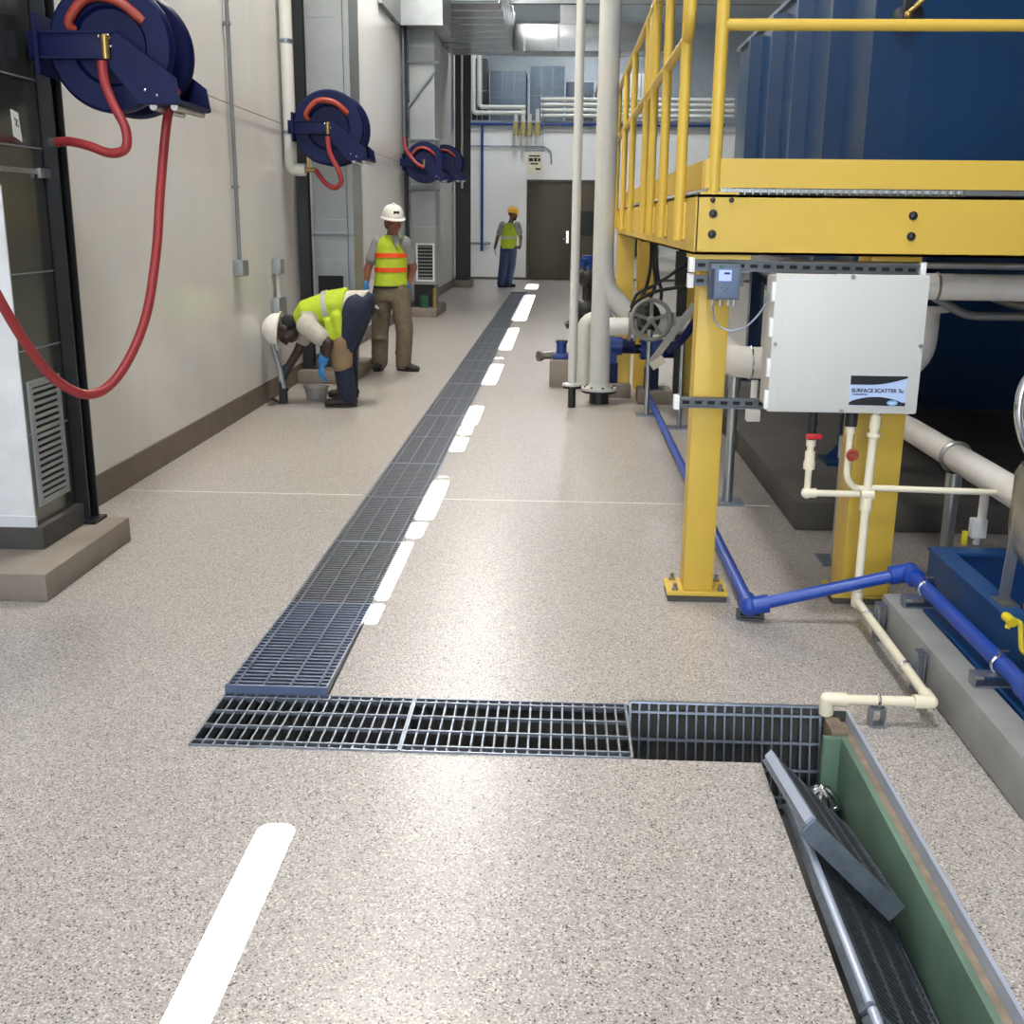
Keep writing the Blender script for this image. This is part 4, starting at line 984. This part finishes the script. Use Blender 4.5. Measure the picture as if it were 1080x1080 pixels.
# ------------------------------------------------------------------ people
def frame3(f, u=(0, 0, 1)):
    f = V(f).normalized(); u = V(u); r = f.cross(u).normalized(); u = r.cross(f).normalized()
    return f, u, r
def head(mb, c, f, u):
    f, u, r = frame3(f, u); B = Matrix((r, f, u)).transposed(); c = V(c)
    P = lambda a, b, d: c + r * a + f * b + u * d
    mb.sph(P(0, -.012, .03), (.078, .098, .095), B); mb.sph(P(0, .02, -.035), (.062, .078, .085), B); mb.sph(P(0, .05, -.085), (.036, .038, .03), B)
    mb.sph(P(0, .098, -.018), (.013, .022, .026), B); mb.sph(P(0, .112, -.028), (.016, .014, .013), B)
    mb.sph(P(0, .085, .018), (.058, .016, .012), B); mb.sph(P(0, .088, -.062), (.026, .012, .008), B); mb.sph(P(0, .086, -.076), (.022, .012, .008), B)
    for q in (-1, 1): mb.sph(P(q * .078, -.01, -.01), (.012, .026, .034), B); mb.sph(P(q * .045, .07, -.03), (.022, .02, .02), B)
    return P, B
def hand(mb, w, d, n, side=1, curl=.5, k=1.):
    """w wrist, d finger direction, n back-of-hand normal"""
    w = V(w); d = V(d).normalized(); n = V(n); n = (n - d * n.dot(d)).normalized(); s = d.cross(n) * side
    B = Matrix((s, d, n)).transposed()
    mb.sph(w + d * .05 * k, (.042 * k, .055 * k, .019 * k), B)
    for i, (o, L) in enumerate(((-.030, .068), (-.010, .078), (.011, .073), (.030, .056))):
        p0 = w + d * .085 * k + s * o * k; p = [p0]; a = .15
        for q in range(3):
            a += curl; p.append(p[-1] + (d * math.cos(a) - n * math.sin(a)) * L * k * (.45, .32, .23)[q])
        mb.limb(p, [.0105 * k, .0095 * k, .0085 * k, .0075 * k], 8)
    t0 = w + d * .025 * k - s * .03 * k
    mb.limb([t0, t0 + (d * .6 - s * .7 - n * .15) * .045 * k, t0 + (d * 1.5 - s * .8 - n * .6) * .05 * k], [.014 * k, .012 * k, .009 * k], 8)
def boots(par, pts, m_, name='boot'):
    for (an, toe) in pts:
        an = V(an); toe = V(toe); d = (toe - an); d.z = 0; d.normalize(); s = d.cross(V((0, 0, 1)))
        B = Matrix((s, d, V((0, 0, 1)))).transposed()
        base = V((an.x, an.y, 0)); m = MB()
        m.sph(base + d * -.03 + V((0, 0, .05)), (.045, .06, .05), B); m.sph(base + d * .06 + V((0, 0, .045)), (.046, .09, .042), B); m.sph(base + d * .14 + V((0, 0, .035)), (.047, .06, .034), B)
        m.cyl(base + V((0, 0, .05)), an + V((0, 0, .08)), .05, 14)
        b = m.build(name, M[m_], par, vox=.011)
        m = MB(); m.loft([(base + d * .055 + V((0, 0, z)), s * .05, d * .135) for z in (0.001, .018)], 24); m.build('sole', M['rubber'], b)
def hat(par, P, B, m_, mark=None):
    m = MB(); n = 28; rings = []
    prof = [(1.0, .0), (1.0, .02), (.97, .05), (.86, .085), (.66, .112), (.38, .126), (.18, .131), (.01, .132)]
    c = P(0, -.005, .045); r, f, u = B.col[0], B.col[1], B.col[2]
    m.rings([[c + r * math.cos(t) * .108 * k + f * math.sin(t) * .132 * k + u * h for t in [2 * PI * i / n for i in range(n)]] for k, h in prof])
    br = []
    for k, h in ((1.0, .012), (1.14, .0), (1.14, -.008), (1.0, -.004)):
        br.append([c + r * math.cos(t) * .108 * k + f * math.sin(t) * (.132 * k + (.03 if math.sin(t) > .3 and k > 1.05 else 0)) + u * h for t in [2 * PI * i / n for i in range(n)]])
    m.rings(br)
    m.tube([c + f * (.125 * math.cos(a)) + u * (.01 + .127 * math.sin(a)) for a in [PI * i / 12 for i in range(1, 12)]], .010, 8)
    h = m.build('hard_hat', M[m_], par, ang=60)
    if mark:
        m = MB(); m.obox(c + f * .117 + u * .065, (.055, .012, .035), B); m.build('hat_sticker', M[mark], h)
    return h
def eyes(par, P):
    for q in (-1, 1):
        m = MB(); m.sph(P(q * .032, .083, .002), (.012, .008, .007), seg=10); m.build('eye', M['eye'], par)

# --- standing worker
O = V((-1.72, 11.5, 0)); Lc = lambda x, z, y=0: O + V((x, y, z))
t = thing('person', 'standing person in white hard hat, lime vest with orange bands, khaki trousers and blue gloves', 'person', tuple(O))
fd = V((.35, -.94, 0)).normalized(); rt = V((-.94, -.35, 0)).normalized()
hf = V((.40, -.9, -.16))
sl, sr = Lc(-.165, 1.30, .05), Lc(.125, 1.30, -.04); el, er = Lc(-.275, 1.03, .03), Lc(.185, 1.05, .12); wl, wr = Lc(-.295, .83, -.03), Lc(.115, .84, .12)
hl, hr = Lc(-.125, .80, .03), Lc(.055, .80, -.03); kl, kr = Lc(-.155, .43, .0), Lc(.11, .43, -.06); al, ar = Lc(-.17, .09, .03), Lc(.085, .09, -.02)
def tor(m, secs, fdv, rtv):
    m.loft([(c, V(rtv) * a, V(fdv) * b) for c, a, b in secs], 24)
m = MB(); P, B = head(m, Lc(.01, 1.50, -.07), hf, (.0, 0, 1))
m.limb([Lc(-.02, 1.30), Lc(.0, 1.43, -.02)], [.062, .056]); tor(m, [(Lc(-.035, .80), .14, .10), (Lc(-.03, 1.0), .14, .10), (Lc(-.02, 1.2), .155, .105), (Lc(-.02, 1.31), .09, .07)], fd, rt)
m.limb([sl, el, wl], [.05, .042, .03]); m.limb([sr, er, wr], [.05, .042, .03]); hand(m, wl, (0.1, -.1, -1), (-.9, .3, 0), 1, .35, .95); hand(m, wr, (.05, -.2, -1), (.9, -.3, 0), -1, .4, .95)
m.limb([hl, kl, al], [.075, .055, .04]); m.limb([hr, kr, ar], [.075, .055, .04]); m.limb([al, al + V((-.0, -.06, -.05))], [.04, .03]); m.limb([ar, ar + V((.07, -.03, -.05))], [.04, .03])
m.build('body', M['skin_l'], t, vox=.0095, sm=2)
eyes(t, P); hat(t, P, B, 'hat_w', 'boot')
m = MB(); m.sph(P(0, -.035, -.03), (.08, .075, .06), B); m.build('hair', M['hair'], t)
m = MB(); tor(m, [(Lc(-.04, .82), .158, .12), (Lc(-.03, 1.0), .155, .118), (Lc(-.02, 1.2), .155, .11), (Lc(-.02, 1.30), .14, .095), (Lc(-.015, 1.38), .075, .07)], fd, rt)
for a, b in ((sl, el), (sr, er)): m.limb([a, a.lerp(b, .62)], [.068, .066])
m.build('shirt', M['tee'], t, vox=.013)
m = MB(); tor(m, [(Lc(-.035, .86), .178, .142), (Lc(-.03, 1.0), .166, .132), (Lc(-.02, 1.18), .165, .135), (Lc(-.02, 1.28), .150, .125), (Lc(-.015, 1.345), .118, .098), (Lc(-.015, 1.375), .085, .08)], fd, rt); vs = m.build('safety_vest', M['vest'], t, vox=.014)
for z, cx, a, b in ((1.01, -.03, .172, .140), (1.155, -.021, .173, .144)):
    m = MB(); tor(m, [(Lc(cx, z), a, b), (Lc(cx, z + .045), a, b)], fd, rt); m.build('orange_band', M['orange'], vs)
m = MB(); tor(m, [(Lc(-.035, .852), .181, .146), (Lc(-.035, .868), .181, .146)], fd, rt); m.build('hem', M['cloth'], vs)
m = MB(); m.prism([Lc(-.015, 1.37, -.085), Lc(.078, 1.37, -.07), Lc(.045, 1.25, -.122)], V((.010, -.025, 0))); m.build('neck_opening', M['tee'], vs)
m = MB(); tor(m, [(Lc(-.035, .72), .165, .125), (Lc(-.035, .80), .17, .13), (Lc(-.035, .90), .158, .12)], fd, rt)
m.limb([hl, kl, al + V((0, 0, -.005))], [.108, .092, .085]); m.limb([hr, kr, ar + V((0, 0, -.005))], [.108, .092, .082])
m.sph(kl + V((.0, -.03, -.1)), (.08, .08, .03)); m.sph(al + V((0, -.01, .1)), (.092, .09, .03)); m.sph(ar + V((0, -.01, .1)), (.09, .09, .03)); m.build('trousers', M['khaki'], t, vox=.013, sm=2)
boots(t, ((al, al + V((-.02, -.2, 0))), (ar, ar + V((.2, -.09, 0)))), 'boot')
m = MB(); hand(m, wl + V((0, 0, .0)), (0.1, -.1, -1), (-.9, .3, 0), 1, .35, 1.12); m.limb([wl + V((0, 0, .05)), wl], [.042, .04]); m.build('glove', M['glove'], t, vox=.006, sm=1)
m = MB(); hand(m, wr, (.05, -.2, -1), (.9, -.3, 0), -1, .4, 1.12); m.limb([wr + V((0, 0, .05)), wr], [.042, .04]); m.build('glove', M['glove'], t, vox=.006, sm=1)
t = thing('putty_knife', 'bright metal scraper held at the hip of the standing person', 'scraper', tuple(Lc(-.22, .72, -.1)))
m = MB(); m.bar(Lc(-.25, .74, -.08), Lc(-.15, .64, -.12), .022, .018); m.build('handle', M['wcap'], t)
m = MB(); m.bar(Lc(-.16, .65, -.12), Lc(-.10, .60, -.14), .07, .004); m.build('blade', M['chrome'], t)

# --- bending worker
O = V((-1.84, 9.25, 0)); 
t = thing('person', 'bending person in white hard hat, lime vest and navy jeans reaching to the wall base', 'person', tuple(O))
dn = V((-.25, -.05, -.97)).normalized()
pel = Lc(.165, .86, .02); mid = Lc(-.06, .83, .02); chs = Lc(-.27, .735, .02); nk = Lc(-.375, .665, .02); hd = Lc(-.475, .625, .0)
side = V((0, 1, 0))
hu = V((-.96, -.05, -.05)); hfv = V((-.1, -.25, -1))
ns, ne, nw = Lc(-.25, .68, -.17), Lc(-.06, .545, -.22), Lc(-.115, .39, -.2); fs, fe, fw = Lc(-.31, .66, .19), Lc(-.40, .44, .16), Lc(-.52, .23, .05)
hn, kn, an = Lc(.15, .82, -.08), Lc(.02, .45, -.1), Lc(.055, .10, -.07); hf2, kf, af = Lc(.16, .82, .13), Lc(.0, .45, .3), Lc(-.02, .10, .42)
m = MB(); P, B = head(m, hd, hfv, hu)
m.limb([chs, nk, hd], [.07, .058, .05])
def sp(m, secs):
    m.loft([(c, side * a, V(n).normalized() * b) for c, a, b, n in secs], 24)
up1, up2, up3 = (.1, 0, 1), (-.2, 0, 1), (-.5, 0, .9)
sp(m, [(pel, .14, .10, (.5, 0, .9)), (mid, .14, .1, up2), (chs, .16, .105, up3), (nk, .07, .06, up3)])
m.limb([ns, ne, nw], [.05, .042, .032]); m.limb([fs, fe, fw], [.05, .042, .032]); hand(m, nw, (-.3, 0, -1), (-1, -.3, .3), 1, .4); hand(m, fw, (-.2, -.2, -1), (-1, 0, 0), 1, .8)
m.limb([hn, kn, an], [.08, .06, .042]); m.limb([hf2, kf, af], [.08, .06, .042]); m.limb([an, an + V((-.07, -.01, -.06))], [.04, .03]); m.limb([af, af + V((-.07, .0, -.06))], [.04, .03])
m.build('body', M['skin_d'], t, vox=.0095, sm=2); eyes(t, P); hat(t, P, B, 'hat_w')
m = MB(); m.sph(P(0, -.05, -.03), (.088, .085, .085), B); m.sph(P(0, -.06, -.11), (.08, .05, .05), B); m.build('bandana', M['cloth'], t, vox=.012)
m = MB(); sp(m, [(pel + V((.02, 0, .0)), .155, .13, (.6, 0, .9)), (mid, .155, .12, up2), (chs, .17, .125, up3), (Lc(-.35, .68, .02), .09, .075, up3)])
m.limb([ns, ns.lerp(ne, .6)], [.085, .078]); m.limb([fs, fs.lerp(fe, .55)], [.078, .07]); m.build('shirt', M['teep'], t, vox=.013)
m = MB(); sp(m, [(Lc(.05, .845, .02), .165, .142, up1), (mid, .168, .135, up2), (chs + V((0, 0, .01)), .16, .14, up3), (Lc(-.355, .685, .02), .105, .092, up3)])
m.limb([Lc(-.0, .75, -.14), Lc(.02, .60, -.15)], [.05, .04]); m.loft([(Lc(-.03, .74, -.13), V((.09, 0, 0)), V((0, .03, 0))), (Lc(-.01, .56, -.17), V((.075, 0, 0)), V((0, .015, 0)))], 16); vs = m.build('safety_vest', M['vest'], t, vox=.013)
m = MB(); sp(m, [(Lc(-.085, .824, .02), .172, .141, up2), (Lc(-.125, .81, .02), .172, .143, up2)]); m.build('silver_band', M['silver'], vs)
m = MB(); sp(m, [(Lc(.10, .86, .02), .15, .12, (.5, 0, .9)), (pel + V((.03, 0, -.02)), .17, .135, (.7, 0, .7)), (Lc(.215, .80, .02), .12, .09, (.9, 0, .4))])
m.limb([hn, kn, an + V((0, 0, .0))], [.115, .085, .078]); m.limb([hf2, kf, af], [.115, .085, .078]); m.build('jeans', M['jeans'], t, vox=.013, sm=2)
m = MB(); m.limb([kn + V((.012, -.005, .10)), kn, kn + V((.004, .004, -.09))], [.093, .093, .088]); m.build('knee_pad', M['pad'], t)
boots(t, ((an, an + V((-.2, -.04, 0))), (af, af + V((-.2, 0, 0)))), 'boot')
m = MB(); hand(m, nw, (-.3, 0, -1), (-1, -.3, .3), 1, .4, 1.12); m.limb([nw + V((.01, 0, .04)), nw], [.043, .04]); m.build('glove', M['glove'], t, vox=.006, sm=1)
m = MB(); hand(m, fw, (-.2, -.2, -1), (-1, 0, 0), 1, .8, 1.12); m.limb([fw + V((.03, .03, .06)), fw], [.043, .04]); m.build('glove', M['gloved'], t, vox=.006, sm=1)
t = thing('hand_scraper', 'grey long-handled scraper held against the wall base by the bending person', 'scraper', (-2.36, 9.25, 0))
m = MB(); m.tube([(-2.425, 9.27, .50), (-2.37, 9.25, .3), (-2.345, 9.24, .13)], [.022, .026, .028], 12); m.build('handle', M['duct'], t)
m = MB(); m.box(-2.375, -2.315, 9.21, 9.27, .012, .14, .006); m.bar((-2.375, 9.24, .012), (-2.45, 9.24, .05), .06, .006); m.build('shoe', M['rubber'], t)
t = thing('plastic_tub', 'clear plastic tub on the floor in front of the bending person', 'tub', (-2.13, 9.55, 0))
m = MB(); m.lathe((-2.13, 9.55, .001), (0, 0, 1), [(.085, 0), (.105, .10), (.115, .105), (.115, .112), (.10, .112), (.08, .006), (.01, .006)], 28); m.build('tub', M['tub'], t)
m = MB(); m.lathe((-2.13, 9.55, .01), (0, 0, 1), [(.07, 0), (.078, .03), (.01, .032)], 20); m.build('contents', M['meter'], t)

# --- walking worker at the far end
O = V((-1.25, 26.25, 0))
t = thing('person', 'walking person in yellow hard hat and lime vest near the far brown door', 'person', tuple(O))
fd = V((.45, .89, 0)).normalized(); rt = V((.89, -.45, 0)).normalized()
sl, sr = Lc(-.14, 1.40, .06), Lc(.20, 1.40, -.07); el, er = Lc(-.26, 1.12, .04), Lc(.28, 1.14, -.06); wl, wr = Lc(-.32, .88, .06), Lc(.27, .98, .16)
hl, hr = Lc(-.08, .90, .03), Lc(.09, .90, -.03); kl, kr = Lc(-.12, .49, -.02), Lc(.07, .49, .1); al, ar = Lc(-.17, .09, -.12), Lc(-.0, .09, .0)
m = MB(); P, B = head(m, Lc(.09, 1.635, .0), (.9, .15, -.12), (0, 0, 1))
m.limb([Lc(.03, 1.42), Lc(.075, 1.55)], [.062, .056]); tor(m, [(Lc(.0, .90), .145, .10), (Lc(.01, 1.1), .145, .1), (Lc(.03, 1.3), .165, .11), (Lc(.03, 1.42), .09, .07)], fd, rt)
m.limb([sl, el, wl], [.052, .043, .031]); m.limb([sr, er, wr], [.052, .043, .031]); hand(m, wl, (-.02, 0, -1), (-1, 0, 0), 1, .3); hand(m, wr, (-.1, .6, -.5), (.8, 0, .2), -1, .5)
m.limb([hl, kl, al], [.08, .058, .042]); m.limb([hr, kr, ar], [.08, .058, .042]); m.limb([al, al + V((.04, .05, -.05))], [.04, .03]); m.limb([ar, ar + V((.05, .04, -.05))], [.04, .03])
m.build('body', M['skin_m'], t, vox=.011, sm=2); eyes(t, P); hat(t, P, B, 'hat_y')
m = MB(); m.sph(P(0, .045, -.085), (.055, .055, .042), B); m.build('beard', M['hair'], t)
m = MB(); tor(m, [(Lc(0, .92), .16, .115), (Lc(.01, 1.1), .158, .115), (Lc(.03, 1.3), .178, .12), (Lc(.03, 1.40), .155, .1), (Lc(.035, 1.46), .075, .07)], fd, rt)
for a, b in ((sl, el), (sr, er)): m.limb([a, a.lerp(b, .65)], [.086, .074])
m.build('shirt', M['tee'], t, vox=.014)
m = MB(); tor(m, [(Lc(0, .88), .20, .15), (Lc(.01, 1.1), .195, .148), (Lc(.03, 1.30), .185, .148), (Lc(.03, 1.4), .145, .115), (Lc(.035, 1.455), .088, .078)], fd, rt); vs = m.build('safety_vest', M['vest'], t, vox=.014)
m = MB(); tor(m, [(Lc(.01, 1.10), .201, .155), (Lc(.013, 1.15), .20, .155)], fd, rt); m.build('silver_band', M['silver'], vs)
m = MB(); tor(m, [(Lc(0, .80), .17, .13), (Lc(0, .87), .18, .14), (Lc(0, .96), .16, .12)], fd, rt); m.limb([hl, kl, al], [.118, .10, .09]); m.limb([hr, kr, ar], [.118, .10, .09]); m.build('jeans', M['jeansb'], t, vox=.014)
boots(t, ((al, al + V((.14, .14, 0))), (ar, ar + V((.16, .1, 0)))), 'boot')
m = MB(); hand(m, wl, (-.02, 0, -1), (-1, 0, 0), 1, .3, 1.1); m.build('glove', M['glovep'], t, vox=.007, sm=1)
m = MB(); hand(m, wr, (-.1, .6, -.5), (.8, 0, .2), -1, .5, 1.1); m.build('glove', M['gloved'], t, vox=.007, sm=1)

# ------------------------------------------------------------------ lights
def area(name, loc, size, power, col, rot=(0, 0, 0)):
    l = bpy.data.lights.new(name, 'AREA'); l.shape = 'RECTANGLE'; l.size, l.size_y = size; l.energy = power; l.color = col
    o = bpy.data.objects.new(name, l); COL.objects.link(o); o.location = loc; o.rotation_euler = rot; return o
for i, y in enumerate((-3.0, 2.5, 8.5, 14.5, 20.5)):  # nearest fixture, behind the camera, is added to brighten the near floor
    for j, x in enumerate((-.1 if i < 2 else -1.45,)):
        t = thing('high_bay_light', 'long unseen high-bay light fixture over the aisle', 'ceiling light', (x, y, 6.6), 'high-bay lights')
        m = MB(); m.box(x - .3, x + .3, y - .65, y + .65, 6.62, 6.72, .01); m.build('housing', M['wcap'], t)
        m = MB(); m.cyl((x, y - .5, 6.72), (x, y - .5, CZ), .008, 6); m.cyl((x, y + .5, 6.72), (x, y + .5, CZ), .008, 6); m.build('hanger', M['steel'], t)
        area('bay_lamp', (x, y, 6.6), (.55, 1.25), (230, 190, 290, 290, 250)[i], ((.84, .91, 1), (.97, .98, 1), (1, .94, .85), (1, .97, .92), (1, .97, .93))[i])
for x, y, e in ((-.8, 27.2, 120), (2.5, 27.6, 120), (.5, 34.5, 160)):  # bare fill lights; the rearmost is added to brighten the back wall
    area('deck_fill_light', (x, y, 7.2), (.55, 1.25), e, (.90, .95, 1))
area('open_door_daylight', (-.4, BY + .02, 2.5), (3.6, 4.8), 430, (.82, .90, 1), (PI / 2, 0, 0))
sl_ = bpy.data.lights.new('sun', 'SUN'); sl_.energy = 70; sl_.angle = 0.0; sl_.color = (1, .98, .95)
so = bpy.data.objects.new('sun', sl_); COL.objects.link(so); so.rotation_euler = (math.radians(35), 0, 0); so.location = (0, -5, 12)
w = bpy.data.worlds.new('world'); S.world = w; w.use_nodes = True
w.node_tree.nodes['Background'].inputs[0].default_value = (.7, .82, 1, 1); w.node_tree.nodes['Background'].inputs[1].default_value = .6

# ------------------------------------------------------------------ camera
cam = bpy.data.cameras.new('camera'); co = bpy.data.objects.new('camera', cam); COL.objects.link(co); S.camera = co
cam.sensor_width = 36; cam.lens = 36 * 1165 / 1080; cam.clip_start = .05; cam.clip_end = 200
yaw, pit, roll = math.radians(2.4113), math.radians(14.880), math.radians(.6)
co.matrix_world = Matrix.Translation((0, 0, 1.55)) @ Matrix.Rotation(yaw, 4, 'Z') @ Matrix.Rotation(PI / 2 - pit, 4, 'X') @ Matrix.Rotation(roll, 4, 'Z')

for o in bpy.data.objects:
    if '_o' in o: del o['_o']
vs_ = S.view_settings; vs_.view_transform = 'Standard'; vs_.look = 'None'; vs_.gamma = 1; vs_.exposure = 0.0; vs_.use_curve_mapping = False
